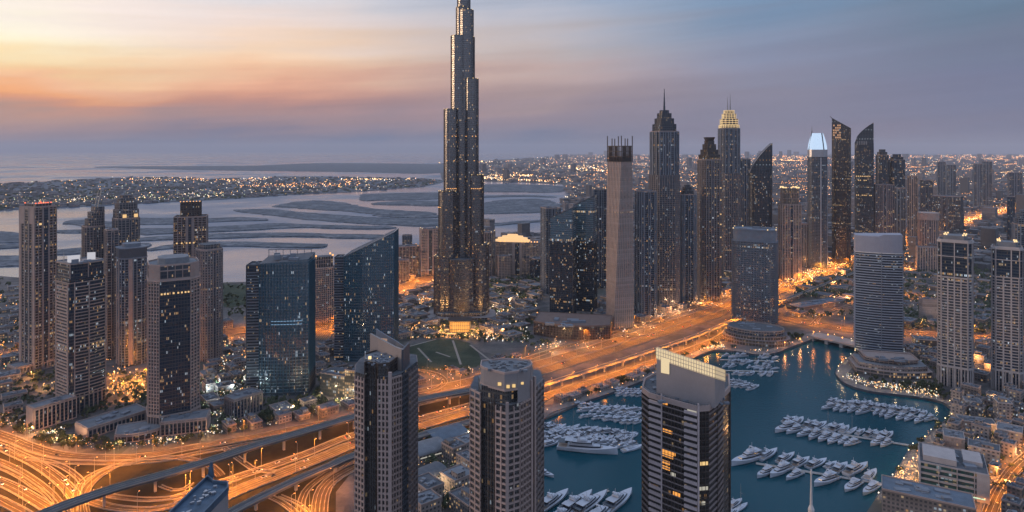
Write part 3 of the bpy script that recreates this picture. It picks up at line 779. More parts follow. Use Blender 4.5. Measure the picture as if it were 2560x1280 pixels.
def plain(name, label, x0, x1, top, base, poly, rot=0, gl='gl_dark', frame='stone', fh=3.7, bt=.7, bo=.25, fsp=3.2, fw=.5, fo=.5, n=5, bandsb=True, finsb=True, which=None, par='stone', cat='skyscraper', every=1, litroof=None, ptop=None):
    t = T(name, label, x0, x1, base, poly, rot, cat); z1 = t.z(top)
    t.body(.05, z1, gl)
    if bandsb: t.bands(4, z1, fh, bt, bo, frame, every=every)
    if finsb: t.fins(.1, z1+.2, fsp*1.7, fw*1.9, fo*1.5, frame, which=which)
    rr = random.Random(int(x0*7+base)); fo2 = fo*1.5
    if finsb and z1 > 70:
        sv = MB(); nsv = 2 if z1 > 150 else 1
        for k in range(nsv):
            zz = z1*((k+1)/(nsv+1)+rr.uniform(-.05, .05)); sv.prism(off(t.poly, fo2*.75), zz, zz+rr.uniform(3.2, 5), 0, True, True)
        t.add(sv, 'service_floor', 'dgrey')
        st, pr = MB(), MB(); wd = rr.choice((.10, .14, .20))
        for i, a, b in edges(t.poly):
            if (b-a).length > 9:
                panel(st, t.poly, i, .5-wd/2, .5+wd/2, 3, z1-2, fo2*1.15)
                for s in (-1, 1): panel(pr, t.poly, i, .5+s*(wd/2+.035)-.035, .5+s*(wd/2+.035)+.035, 2, z1+.3, fo2*1.4)
        if st.v: t.add(st, 'recessed_glass_strip', 'gl_dark'); t.add(pr, 'pale_pilasters', frame)
    t.top(z1, par, n=n)
    if litroof:
        t.lights([(x*.9, y*.9, z1+1.8) for x, y in t.poly], litroof, 1.4, 'roof_lights')
    return t, z1
def crownbox(t, z1, z2, k, gl='gl_grey', frame='stone', sp=4, b=True, ky=None, name='crown'):
    p = scl(t.poly, k, ky); mb = MB(); mb.prism(p, z1-.3, z2, 0, mt=1); o = mb.obj(name, [M[gl], M['roof']], t.root)
    f = MB(); fins(f, p, z1, z2, sp, .6, .5); bands(f, p, z1+1, z2+.1, max(3.7, (z2-z1)/3), .7, .4); f.obj('crown_frame', M[frame], o)
    return p, o

# ---- left cluster, back row to front row
def left():
    t, z = plain('tower', 'brown slab tower with red lamps along its flat roof, farthest left', 49, 141, 517, 930, rect(10, 11), R(32), 'gl_brown', 'stone2', fsp=3.0, bt=1.0, fo=.45)
    p, o = crownbox(t, z, t.z(508), .72, 'gl_brown', 'stone2'); t.lights([(x*.98, y*.98, t.z(508)+.3) for x, y in p]+[((p[0][0]*(1-f)+p[1][0]*f)*.98, (p[0][1]*(1-f)+p[1][1]*f)*.98, t.z(508)+.3) for f in (.2,.35,.5,.65,.8)], 'lr', 1.3, 'roof_lamps')
    mb = MB(); panel(mb, t.poly, 3, .3, .7, t.z(890), t.z(790), .5); t.add(mb, 'sign_panel', 'proof')
    mb = MB(); panel(mb, t.poly, 3, .02, .98, z-22, z-.2, .7); panel(mb, t.poly, 3, .0, .12, 1, z-22, .7); panel(mb, t.poly, 3, .88, 1, 1, z-22, .7); t.add(mb, 'stone_cladding', 'stone')
    mb = MB(); px_, py_ = edge_pt(t.poly, 0, .25, .4); mb.box(px_, py_, t.z(560), 3, .8, 2.6, 0); t.add(mb, 'lit_window', 'lyw')
    # far twin towers with arched tops
    for nm, lb, x0, x1, tp, dome in (('tower', 'dark tower with a curved sail top and two leaning masts, behind the left cluster', 205, 262, 565, 0), ('tower', 'dark round-shouldered tower with two lit openings under its dome', 281, 349, 545, 1)):
        t, z = plain(nm, lb, x0, x1, tp, 870, rrect(10, 10, 3, 3), R(20), 'gl_grey', 'stone2', fsp=3.6, n=0)
        k0 = 1.0; zz = z; steps = ((.93, 14), (.82, 10), (.66, 7), (.45, 5)) if dome else ((.86, 12), (.7, 10), (.5, 8))
        for kk, hh in steps:
            q = scl(t.poly, kk) if dome else mv(scl(t.poly, kk, .8), t.w*(1-kk)*.45, 0)
            mb = MB(); mb.prism(q, zz-.2, zz+hh, 0, mt=1); o = mb.obj('crown_tier', [M['gl_grey'], M['roof']], t.root)
            f = MB(); fins(f, q, zz, zz+hh, 3.6, .6, .5); bands(f, q, zz, zz+hh, 4, .7, .3); f.obj('crown_frame', M['stone2'], o); zz += hh
        if dome:
            mb = MB()
            for f in (.25, .75):
                a, b = edge_pt(rect(t.w*.97, t.d*.97), 0, f, .6); mb.box(a, b, z+2, 5, 1.2, 5)
            t.add(mb, 'lit_opening', 'lyw'); t.mast(0, 0, zz, zz+10)
        else:
            for dx in (-2, 2):
                mb = MB(); mb.bar((t.w*.1+dx, 0, zz-6), (t.w*.34+dx, 0, zz+24), .8); t.add(mb, 'mast', 'pole')
    t, z = plain('tower', 'slim grey tower squeezed between the banded tower and the drum-topped one', 262, 296, 575, 900, rect(10, 12), R(10), 'gl_grey', 'stone2', fsp=4.5)
    t, z = plain('tower', 'brown stepped tower with tall centre shaft and lower shoulders', 434, 520, 541, 850, rect(12, 9), R(-6), 'gl_brown', 'stone2', fsp=3.4)
    p, o = crownbox(t, z, t.z(503), .60, 'gl_brown', 'bronze', ky=.8); t.lights([(p[0][0]+(p[1][0]-p[0][0])*f, p[0][1], t.z(503)) for f in (0,.17,.33,.5,.67,.83,1)], 'lw', 1.3, 'roof_lamps')
    t.lights([(edge_pt(t.poly, 0, f, .8)[0], edge_pt(t.poly, 0, f, .8)[1], t.z(605)) for f in (.1,.25,.4,.5,.62)], 'lyw', 2.0, 'lit_window_row')
    t, z = plain('tower', 'rounded beige tower with pitted windows and domed shoulder', 489, 556, 622, 905, rrect(10, 11, 3, 4), R(25), 'gl_dark', 'stone2', fsp=2.6, fw=.9, bt=1.5)
    p, o = crownbox(t, z, t.z(609), .8, 'gl_grey', 'stone2')
    # drum-topped tower
    t, z = plain('tower', 'tower topped by a smooth dark blue drum, behind the octagonal one', 291, 366, 640, 918, rrect(10, 10, 2.6, 3), R(15), 'gl_dark', 'grey', fsp=3.8, bt=.6)
    mb = MB(); p = off(scl(t.poly, 1.0), .8); mb.prism(p, z-.1, t.z(618), 0, mt=1); mb.obj('crown_drum', [M['dgrey'], M['roof']], t.root)
    mb = MB(); mb.prism(off(p, .6), z-1.6, z-.1); mb.prism(off(p, .5), t.z(618), t.z(618)+1.3); q = scl(p, .6); mb.prism(q, t.z(618)+1.3, t.z(607)); t.add(mb, 'crown_cornice', 'grey')
    mb = MB(); n = len(t.poly)
    for i in (n-1, n-5): panel(mb, t.poly, i, 0, .3 if i == n-1 else 1, 2, z, .8)
    t.add(mb, 'stone_cladding', 'stone')
left()

def banded():
    """front-left tower with curved banded face"""
    base = rect(10, 9.2); poly = bow(10, 9.2, .7, 8)
    t = T('tower', 'tower of curved pale floor bands with two white roof screens, on the left podium', 137, 263, 1040, poly, R(24))
    z = t.z(688); t.body(.05, z, 'gl_dark'); n = len(t.poly)
    # front edges are 0..7, right edge 8, back 9, left edge 10
    mb = MB(); slabs(mb, t.poly, 22, z-8, 3.7, 1.0, 1.1, range(1, 8), trim=-.25); t.add(mb, 'floor_band_slabs', 'stone')  # horizontal floor bands, one slab per storey and edge
    mb = MB(); fins(mb, t.poly, 20, z-4, 4, .9, 1.4, (1, 4)); x, y = edge_pt(t.poly, 7, 1, .6); mb.box(x, y, 20, 1.0, 1.4, z-24); t.add(mb, 'facade_piers', 'stone')
    mb = MB(); slabs(mb, t.poly, 18, z-6, 3.7, 1.7, .9, (10,), f0=.12, f1=.95); panel(mb, t.poly, 10, .12, .18, 16, z-6, 1.1); panel(mb, t.poly, 10, .9, .96, 16, z-6, 1.1); t.add(mb, 'side_bands', 'stone')
    mb = MB(); slabs(mb, t.poly, 18, z, 3.7, 1.2, .6, (8, 9)); t.add(mb, 'rear_bands', 'stone')
    mb = MB(); bands(mb, t.poly, z-5, z+.5, 5.2, .8, .6); t.add(mb, 'cornice', 'stone')
    # glazed crown with thin frame
    p = scl(t.poly, .93); z2 = t.z(652); mb = MB(); mb.prism(p, z-.2, z2, 0, mt=1); o = mb.obj('crown', [M['gl_dark'], M['roof']], t.root)
    mb = MB(); fins(mb, p, z, z2+1.5, 40, .9, .8, (0, 4, 8, 9, 10)); bands(mb, p, z2-1, z2+.2, 9, 1.2, .6); mb.obj('crown_frame', M['stone'], o)
    t.top(z2, 'grey', n=5, poly=p)
    mb = MB(); x0 = t.px(-22)
    mb.box(x0, -t.d*.2, z2+.5, t.px(26), .7, t.px(17), R(-12)); t.add(mb, 'roof_screen', 'whitescreen')
    mb = MB(); mb.box(t.px(22), -t.d*.1, z2+.5, t.px(18), .7, t.px(18), R(-40)); t.add(mb, 'roof_screen', 'whitescreen')
    t.mast(t.px(-34), 3, z2, z2+12); t.mast(t.px(2), 0, z2, z2+14)
    # lower glazed frame at the foot
    mb = MB(); fins(mb, off(t.poly, .1), .1, 22, 5, .9, 1.2, range(1, 8)); bands(mb, t.poly, 19, 23, 5, 1.1, 1.2); t.add(mb, 'base_frame', 'stone')
banded()
def octa():
    t = T('tower', 'octagonal tower with beige window grids either side of a dark glass strip', 369, 498, 1080, octo(10, 10, 2.0), R(4))
    z = t.z(692); t.body(.05, z, 'gl_dark'); P = t.poly
    # edges: 0 front, 1 front-right, 2 right, 3 back-right, 4 back, 5 back-left, 6 left, 7 front-left
    for i, cols in ((7, 4), (1, 3)):
        mb = MB(); slabs(mb, P, 17, z, 3.7, 1.0, .9, (i,)); a, b = Vector(P[i]), Vector(P[(i+1) % 8])
        for k in range(cols+1): panel(mb, P, i, max(0, k/cols-.035), min(1, k/cols+.035), 1, z, 1.05)
        t.add(mb, 'window_grid', 'stone')
    mb = MB(); slabs(mb, P, 17, z, 3.7, 1.3, .7, (2, 6, 3, 5, 4)); fins(mb, P, 1, z, 4, .8, .8, (2, 6, 4)); t.add(mb, 'side_grid', 'stone')
    mb = MB(); slabs(mb, P, 17, z, 3.7*2, .35, .25, (0,)); fins(mb, P, 1, z, 3.0, .25, .3, (0,)); t.add(mb, 'centre_mullions', 'dark')
    mb = MB(); bands(mb, P, z-.2, z+2, 5, 1.8, 1.3); t.add(mb, 'cornice', 'stone')
    # pinkish crown
    z2 = t.z(655); p = scl(P, .99); mb = MB(); mb.prism(p, z+1.5, z2, 0, mt=1); o = mb.obj('crown', [M['gl_grey'], M['proof']], t.root)
    mb = MB()
    for i in (7, 1, 3, 5): panel(mb, p, i, 0, 1, z+1.5, z2+.6, .6)
    for i in (2, 6, 0, 4): slabs(mb, p, z+1.6, z2, 9, 1.2, .5, (i,))
    fins(mb, p, z+1.5, z2, 7, .8, .7, (0, 2, 6)); mb.obj('crown_panels', M['stone'], o)
    t.top(z2, 'stone', n=6, poly=p)
    q = scl(p, .62); mb = MB(); mb.prism(q, z2-.1, t.z(640)); t.add(mb, 'roof_house', 'proof')
    t.lights([(edge_pt(P, 0, f, .5)[0], edge_pt(P, 0, f, .5)[1], t.z(724)) for f in (.06,.16,.26,.45,.6,.72,.84,.94)], 'lyw', 1.6, 'lit_window_row')
    t.lights([(edge_pt(P, 2, f, .9)[0], edge_pt(P, 2, f, .9)[1], t.z(718)) for f in (.3,.6)], 'lw', 2.0, 'lit_window_row')
    # base colonnade
    mb = MB(); fins(mb, off(P, .2), .1, 17, 3.6, .8, 1.4); bands(mb, P, 15.5, 18, 5, 1.4, 1.6); t.add(mb, 'base_colonnade', 'stone')
octa()

def podium(name, label, x0, x1, top, base, poly, rot, gl='gl_dark', frame='stone', sp=4, n=6, solidedge=(), cat='building', h=None):
    t = T(name, label, x0, x1, base, poly, rot, cat); z = h or t.z(top); t.z1 = z
    t.body(.05, z, gl, roof='proof'); mb = MB(); fins(mb, t.poly, .1, z, sp, .9, .9); bands(mb, t.poly, z-2.0, z+.2, 9, 1.3, .8); bands(mb, t.poly, .3, 2, 9, 1, .8); t.add(mb, 'facade_piers', frame)
    if solidedge:
        mb = MB()
        for i in solidedge: panel(mb, t.poly, i, 0, 1, .1, z+.3, 1.2)
        t.add(mb, 'stone_end_wall', frame)
    t.top(z, frame, n=n, hm=3, h=1.0); return t
podium('podium_block', 'long colonnaded podium with a blank stone end, left of the banded tower', 68, 190, 1003, 1078, rect(24, 10), R(24), solidedge=(3,))
podium('podium_block', 'stone podium with blank corner block between the two front-left towers', 190, 372, 1040, 1098, rect(26, 12), R(24), solidedge=(3,))
podium('round_hall', 'low round-fronted hall with pale roof below the octagonal tower', 288, 408, 1066, 1108, bow(10, 6, 1.6, 8), R(-3), gl='gl_brown', n=4)
podium('podium_block', 'tall-columned podium right of the octagonal tower', 402, 524, 1040, 1092, rect(14, 8), R(-10), solidedge=(1,))
podium('podium_block', 'low terrace building behind the banded tower', 20, 135, 905, 940, rect(14, 8), R(20), gl='low', n=5)

# ---- glass twins
def glassA():
    t = T('tower', 'teal ribbed glass tower with a striped grey slab on its left side', 648, 788, 990, bow(10, 6.6, .5, 8), R(-14))
    P = t.poly; n = len(P); z = t.z(652)
    xs = [p[0] for p in P]; mn, mx = min(xs), max(xs)
    zts = [z+(x-mn)/(mx-mn)*t.px(10)+ (y > 0)*3 for x, y in P]
    t.body(.05, z, 'gl_blue', zts=zts)
    mb = MB(); fins(mb, P, 20, z, 3.0, .5, .9, range(0, 9)); t.add(mb, 'vertical_ribs', 'bluesteel')
    mb = MB(); fins(mb, off(P, .3), .2, 24, 5, .7, .9, range(0, 9)); bands(mb, P, 3, 26, 7, .8, .7); t.add(mb, 'base_frame', 'dark')
    mb = MB()
    for pz in (792, 800): slabs(mb, P, t.z(pz), t.z(pz)+.3, 9, .7, .5, range(2, 7))
    t.add(mb, 'lit_floor_strip', 'lbl_soft')
    # steel crown frame behind
    q = MB(); zc = t.z(626)
    for x in [mn+(mx-mn)*f for f in (.05,.2,.35,.5,.65,.8,.95)]:
        q.box(x, t.d*.28, z, .6, .6, zc-z)
    q.box(0, t.d*.28, zc-1, (mx-mn)*.92, .6, 1.0); q.box(0, t.d*.28, z+5, (mx-mn)*.92, .5, .7); t.add(q, 'roof_frame', 'grey')
    pl = MB(); plant(pl, P, z+4, 7, 0, 8, random.Random(3)); t.add(pl, 'roof_plant', 'grey')
    # attached slab
    X, Y, yaw, k = fit(rect(10, 22), R(-14), 616, 668, 978)
    s = T('tower', 'narrow grey slab tower with close horizontal sun louvres, beside the teal glass', 616, 664, 978, rect(5, 8), R(-14))
    zs = s.z(660); s.body(.05, zs, 'gl_dark'); s.bands(6, zs-8, 3.7, 1.5, .5, 'grey'); s.fins(.1, zs, 40, 1.0, .7, 'dgrey'); s.top(zs, 'dgrey', n=2)
    podium('podium_block', 'grey louvred podium with a blank pink end wall under the glass slab', 562, 655, 985, 1052, rect(14, 8), R(30), gl='gl_dark', solidedge=(1,), n=7, frame='stone2')
M['lbl_soft'] = lamp('pale_blue_floor_light', (.35,.62,.9), .8)
M['gl_blue2'] = glass('dark_teal_glass', (.008,.05,.09), (.012,.07,.12), 2.0, 3.9, .16, e=3.0, cool=.5, rough=.12)
glassA()
def glassB():
    t = T('tower', 'wedge-topped teal glass tower rising to a point on its right', 860, 996, 905, bow(10, 7, .5, 8), R(-10))
    P = t.poly; xs = [p[0] for p in P]; mn, mx = min(xs), max(xs); zl, zr = t.z(634), t.z(576)
    zts = [zl+(zr-zl)*((x-mn)/(mx-mn))**1.05 for x, y in P]; t.body(.05, zl, 'gl_blue', zts=zts)
    mb = MB()
    for i in range(0, 9):
        a, b = Vector(P[i]), Vector(P[i+1]); nn = Vector((b-a).to_tuple()).normalized(); nn = Vector((nn.y, -nn.x)); k = max(1, round((b-a).length/3.0))
        for j in range(k):
            c = a+(b-a)*(j/k)+nn*.3; h = zl+(zr-zl)*(max(0,(c.x-mn))/(mx-mn))**1.05; mb.box(c.x, c.y, 10, .5, .9, h-10, math.atan2(nn.x, -nn.y))
    t.add(mb, 'vertical_ribs', 'bluesteel')
    mb = MB(); b = off(P, .35); n = len(P)
    ringp = [(x, y) for x, y in b]
    for i in range(n):
        j = (i+1) % n; mb.bar((*b[i], zts[i]+.3), (*b[j], zts[j]+.3), 1.0)
    t.add(mb, 'sloping_parapet', 'steel')
    s = T('tower', 'thin louvred slab on the left flank of the wedge-topped tower', 836, 868, 902, rect(5, 9), R(-10))
    zs = s.z(642); s.body(.05, zs, 'gl_dark'); s.bands(6, zs, 3.7, 1.3, .5, 'grey'); s.top(zs, 'dgrey', n=1)
    q = T('tower', 'pale beige ribbed tower standing between the two teal glass towers', 778, 838, 812, rect(10, 7), R(12)); zq = q.z(668); q.body(.05, zq, 'gl_grey')
    q.fins(.1, zq, 3.2, 1.0, .6, 'tan'); q.bands(4, zq, 3.7, .8, .3, 'tan'); p, o = crownbox(q, zq, q.z(640), .8, 'gl_grey', 'tan'); q.lights([(x, y, q.z(640)+1) for x, y in p], 'lw', 2.5, 'roof_lights'); q.top(zq, 'tan', n=3)
glassB()

# ---- middle distance, round the tall tower
def middle():
    plain('tower', 'pale banded slab left of the tallest tower with a lit roof', 1049, 1099, 572, 690, rect(10, 6), R(10), 'gl_grey', 'tan', fsp=6, bt=1.6, litroof='ly')
    plain('tower', 'small dark wedge-topped tower far beyond the blue wedge tower', 1006, 1030, 588, 650, rect(10, 6), 0, 'gl_far', 'grey', fsp=4)
    t, z = plain('hotel_block', 'wide low terraced block right of the blue wedge tower', 985, 1048, 615, 690, rect(12, 7), R(8), 'gl_far', 'tan', fsp=5, cat='building', litroof='lw')
    t, z = plain('hotel_block', 'small lower wing in front of the wide terraced block', 990, 1022, 650, 705, rect(8, 5), R(8), 'gl_gold', 'tan', fsp=4, cat='building')
    plain('tower', 'dark slim tower tucked behind the right edge of the tallest tower', 1200, 1238, 580, 700, rect(7, 8), R(-15), 'gl_grey', 'stone2', litroof='ly')
    t, z = plain('hotel', 'broad hotel with a glowing golden dome on its roof', 1240, 1352, 604, 690, rect(16, 7), R(-8), 'low', 'tan', fsp=4.5, bt=1.2, cat='hotel', n=6)
    mb = MB(); cx = -t.w*.14
    for k, h0, h1 in ((1, 0, 5), (.85, 5, 10), (.6, 10, 14), (.3, 14, 18)): mb.prism(mv(ell(86*k, 30*k, 18), cx, 0), z+h0, z+h1)
    t.add(mb, 'golden_dome', 'crown_gold_soft')
    t.lights([(t.w*.5*f, -t.d*.45, z+1.6) for f in (.2,.35,.5,.65,.8,.92,-.6,-.8)], 'lw', 2.6, 'roof_lights')
    plain('tower', 'second hotel wing behind, lower and ribbed', 1243, 1275, 640, 702, rect(7, 5), R(10), 'low', 'tan', fsp=3.5, bt=1.2, cat='building')
    plain('office_block', 'small blank pink stone block with one dark slot', 1324, 1376, 645, 703, rect(8, 6), R(24), 'gl_dark', 'tan', bandsb=False, finsb=False, cat='building', n=2)
    X = bpy.data.objects[-1] if False else None
    plain('tower', 'tall grey ribbed tower behind the blue sculpted pair, left', 1352, 1402, 520, 735, rect(8, 8), R(20), 'gl_grey', 'grey', fsp=3.2)
    plain('tower', 'tall dark tower behind the blue sculpted pair, right', 1480, 1516, 473, 720, rect(8, 8), R(10), 'gl_dark', 'grey', fsp=4, litroof='ly')
M['crown_gold_soft'] = lamp('glowing_dome', (1,.60,.28), .95)  # dome emits light itself, floodlighting put into its material
middle()
def sculpted():
    for lab, x0, x1, ytl, ytr, base in (('left and lower of two conjoined blue glass wedges on a brown podium', 1375, 1440, 543, 517, 795), ('right and taller of two conjoined blue glass wedges on a brown podium', 1436, 1492, 512, 488, 780)):
        t = T('tower', lab, x0, x1, base, rect(10, 8), R(-12)); P = t.poly; xs = [p[0] for p in P]; mn, mx = min(xs), max(xs)
        a, b = t.z(ytl), t.z(ytr); zts = [a+(b-a)*(x-mn)/(mx-mn) for x, y in P]
        zb = t.z(600)
        t.body(.05, zb, 'gl_dark2', name='lower_glazing'); mb = MB(); q = off(P, .12)
        mb.prism(q, zb-.3, a, 0, zts=zts, mt=1); mb.obj('upper_glazing', [M['gl_blue'], M['roof']], t.root)
        mb = MB()
        for i in range(4): mb.bar((*off(P,.4)[i], zts[i]+.2), (*off(P,.4)[(i+1) % 4], zts[(i+1) % 4]+.2), 1.1)
        for i in range(4): x, y = off(P, .3)[i]; mb.box(x, y, 1, .9, .9, zts[i]-1)
        t.add(mb, 'edge_frame', 'dgrey'); t.fins(2, zb, 3.2, .25, .35, 'dark')
    t = T('podium_block', 'wide curved brown podium under the conjoined blue wedges', 1335, 1530, 850, bow(16, 8, 2.2, 10), R(-6), 'building'); z = 22
    t.body(.05, z, 'gl_brown', roof='navyroof'); t.fins(.1, z, 2.6, .6, .6, 'tanlow'); mb = MB(); bands(mb, t.poly, z-1.5, z+.5, 4, 1.6, .6); t.add(mb, 'cornice', 'tanlow'); t.top(z, 'tanlow', n=8, h=.9)
M['tanlow'] = solid('brown_stone', (.16,.11,.095), .8)
M['gl_dark2'] = glass('dark_lit_office_glass', (.014,.035,.06), (.03,.045,.065), 2.2, 3.7, .13, e=2.8, cool=.25, rough=.14)
sculpted()
def twisted():
    t = T('tower', 'slowly twisting tan tower ending in an open comb of dark fins', 1514, 1586, 822, rect(10, 10), R(30))
    P0 = t.poly; z1, z2 = t.z(404), t.z(340); N_ = 44; mb = MB(); fm = MB(); gm = MB()
    tan_mat = M['twist']
    tw = lambda f: rotp(scl(P0, 1-.16*f), R(-8)+R(30)*f)
    for i in range(N_):
        f0, f1 = i/N_, (i+1)/N_; a, b = z1*f0+.05, z1*f1
        mb.prism(tw(f0), a, b, 0, i == N_-1, False, poly2=tw(f1))
    t.add(mb, 'twisting_shaft', 'twist')
    for e in range(4):
        for j in range(9):
            g = (j+.5)/9
            for i in range(0, N_, 2):
                f0, f1 = i/N_, (i+2)/N_
                p = Vector(tw(f0)[e]).lerp(Vector(tw(f0)[(e+1) % 4]), g); q = Vector(tw(f1)[e]).lerp(Vector(tw(f1)[(e+1) % 4]), g)
                fm.bar((p.x*1.004, p.y*1.004, z1*f0), (q.x*1.004, q.y*1.004, z1*f1), 1.5 if e == 3 else .9, .8)
    t.add(fm, 'facade_ribs', 'tan')
    q = tw(1.0); cm = MB(); cm.prism(scl(q, .8), z1-.2, z1+(z2-z1)*.18); t.add(cm, 'crown_core', 'dark')
    cf = MB()
    for i in range(4):
        a, b = Vector(q[i]), Vector(q[(i+1) % 4])
        for j in range(9):
            p = a.lerp(b, j/9); h = (z2-z1)*(1 if j == 0 else (.9 if j == 3 else .62)); cf.box(p.x, p.y, z1, 1.2, 1.2, h)
        for zz in (.2, .4, .6): cf.bar((a.x, a.y, z1+(z2-z1)*zz), (b.x, b.y, z1+(z2-z1)*zz), .8)
    t.add(cf, 'crown_fins', 'bronze')
M['twist'] = glass('tan_perforated_cladding', (.20,.175,.17), (.25,.215,.205), 2.0, 3.7, .012, e=2, cool=0, rough=.7, spandrel=.3, sc=(1.3,1.3,1.3), warp=0)
twisted()
# ---- the row of towers beside the highway
def wedge(name, label, x0, x1, yl, yr, base, rot, gl, frame, curve=1.0, fsp=3.4, sail=False, poly=None, bt=.7):
    t = T(name, label, x0, x1, base, poly or rrect(10, 9, 2.2, 3), rot); P = t.poly; xs = [p[0] for p in P]; mn, mx = min(xs), max(xs)
    a, b = t.z(yl), t.z(yr)
    f = lambda x: a+(b-a)*max(0, min(1, (x-mn)/(mx-mn)))**curve
    zts = [f(x) for x, y in P]; zm = min(a, b)
    t.body(.05, zm, gl, zts=None); mb = MB()
    N_ = 7                                # the sail-shaped top in slices so its outline curves
    for i in range(N_):
        xa, xb = mn+(mx-mn)*i/N_, mn+(mx-mn)*(i+1)/N_; h0, h1 = f(xa), f(xb)
        ys = t.d/2*(1-.12*abs(i-N_/2+.5)/N_*2)
        sl = [(xa, -ys), (xb, -ys), (xb, ys), (xa, ys)]
        mb.prism(sl, zm-.1, 0, 0, zts=[max(h0, zm+.05), max(h1, zm+.05), max(h1, zm+.05), max(h0, zm+.05)], mt=0)
    o = mb.obj('sail_top', [M[gl]], t.root)
    t.bands(5, zm, 3.8, bt, .3, frame); t.fins(.1, zm, fsp, .45, .5, frame)
    fm = MB()
    for i in range(N_):
        xa, xb = mn+(mx-mn)*i/N_, mn+(mx-mn)*(i+1)/N_
        for sy in (-1, 1): fm.bar((xa, sy*t.d*.5, f(xa)+.3), (xb, sy*t.d*.5, f(xb)+.3), 1.0)
        fm.box(xa, -t.d*.5, zm, .6, .6, f(xa)-zm)
    t.add(fm, 'top_frame', frame); return t
def tiers(t, z, spec, gl, frame, sp=3.6, lit=None):
    """stack of shrinking storeys: (scale, height)"""
    for k, h in spec:
        p = scl(t.poly, k); mb = MB(); mb.prism(p, z-.2, z+h, 0, mt=1); o = mb.obj('crown_tier', [M[gl], M['roof']], t.root)
        f = MB(); fins(f, p, z, z+h, sp, .6, .5); bands(f, p, z, z+h, max(3.5, h/3), .8, .5); f.obj('crown_frame', M[lit or frame], o); z += h
    return z
def row():
    plain('tower', 'grey double-walled tower right of the twisting tan one', 1588, 1640, 478, 790, rrect(9, 9, 1.5, 2), R(25), 'gl_dark', 'grey', fsp=5, fw=1.3, fo=.9)
    # domed tower with antenna
    t, z = plain('tower', 'highest tower of the highway row, dark stepped dome and single antenna', 1626, 1696, 330, 770, octo(10, 10, 2.2), R(12), 'gl_dark', 'grey', fsp=4.2, fw=1.2, fo=1.0)
    z = tiers(t, z, ((.84, 15), (.68, 11), (.5, 10), (.32, 6)), 'gl_dark', 'dgrey'); t.mast(0, 0, z, t.z(222), 3.4, 'dgrey')
    # lower shoulders
    mb = MB(); p = off(scl(t.poly, 1.0), 2.2); zz = t.z(436); mb.prism(p, .06, zz, 0, mt=1); o = mb.obj('shoulder', [M['gl_grey'], M['roof']], t.root)
    f = MB(); fins(f, p, 1, zz, 4.5, 1.0, .8); bands(f, p, 4, zz+.5, 3.7, .7, .3); f.obj('shoulder_frame', M['stone2'], o)
    t, z = plain('tower', 'dark tower with small round cap between the domed and pyramid-topped towers', 1696, 1740, 486, 757, rrect(10, 10, 2, 3), R(15), 'gl_dark', 'grey', fsp=5, fw=1.2, fo=.9)
    tiers(t, z, ((.7, 8), (.5, 7), (.3, 4)), 'gl_dark', 'dgrey')
    # pyramid top
    t, z = plain('tower', 'brown tower narrowing through setbacks to a small flared cap', 1744, 1803, 400, 752, octo(10, 10, 1.6), R(20), 'gl_brown', 'stone2', fsp=3.4, fw=.9)
    z = tiers(t, z, ((.9, 11), (.74, 10), (.56, 11), (.40, 7)), 'gl_brown', 'bronze'); mb = MB(); mb.prism(scl(t.poly, .36), z-.2, z+7, poly2=scl(t.poly, .5)); t.add(mb, 'flared_cap', 'bronze')
    t.lights([(edge_pt(t.poly, 1, .5, .8)[0], edge_pt(t.poly, 1, .5, .8)[1], t.z(y)) for y in (470, 500, 535, 560, 592, 640, 690)], 'lyw', 2.2, 'lit_landings')
    # gold crown, its floodlight put into the frame as glow
    t, z = plain('tower', 'tower with a glowing golden openwork crown and twin masts', 1796, 1849, 322, 700, octo(10, 10, 1.8), R(14), 'gl_grey', 'grey', fsp=3.6, fw=1.0, fo=.9)
    z = tiers(t, z, ((.96, 9), (.84, 14), (.66, 12), (.5, 8)), 'gl_gold', 'grey', 6.5, 'crown_gold'); t.mast(-3, 0, z, t.z(243), 1.8, name='mast'); t.mast(3, 0, z, t.z(235), 2.0, name='mast')
    mb = MB(); p = off(t.poly, 2.6); zz = t.z(432); mb.prism(p, .06, zz, 0, mt=1); o = mb.obj('shoulder', [M['gl_grey'], M['roof']], t.root)
    f = MB(); fins(f, p, 1, zz, 4.5, 1.0, .8); bands(f, p, 4, zz+.5, 3.7, .7, .3); f.obj('shoulder_frame', M['stone2'], o)
    plain('tower', 'pale hazy block behind the gold-crowned tower', 1846, 1876, 398, 660, rect(8, 8), R(10), 'gl_far', 'grey', fsp=4)
    wedge('tower', 'dark tower whose pointed sail top leans right, behind the ribbed office block', 1872, 1930, 432, 358, 690, R(5), 'gl_dark2', 'dgrey', .7)
    t, z = plain('tower', 'amber-lit beige tower with stepped top beside the highway', 1946, 2003, 510, 698, rrect(9, 9, 1.5, 2), R(12), 'gl_gold', 'tan', fsp=3.6, fw=1.0)
    p, o = crownbox(t, z, t.z(470), .8, 'gl_gold', 'tan'); t.lights([(x, y, t.z(470)+.5) for x, y in p]+[(0, p[0][1], t.z(470)+.5)], 'ly', 2.8, 'roof_lights')
    # white-lit curved crown
    t = T('tower', 'tower with a brilliant white lit curved crown and slim spire', 2019, 2068, 672, rrect(10, 10, 2.6, 3), R(8)); z = t.z(392); t.body(.05, z, 'gl_dark2'); t.bands(5, z, 3.8, .7, .3, 'grey'); t.fins(.1, z, 3.6, .5, .6, 'grey')
    mb = MB(); panel(mb, t.poly, 3, .0, 1, 2, z, 1.4); x, y = edge_pt(t.poly, 3, .5, 1); mb.box(t.w*.12, -t.d*.5-.6, 2, 3, 1.6, z-4); t.add(mb, 'pale_spine', 'steel')
    P = t.poly; zc = t.z(374); mb = MB(); mb.prism(off(P, .5), z-.1, zc); t.add(mb, 'crown_base', 'steel')
    mb = MB(); z0 = zc; H_ = t.z(333)-zc
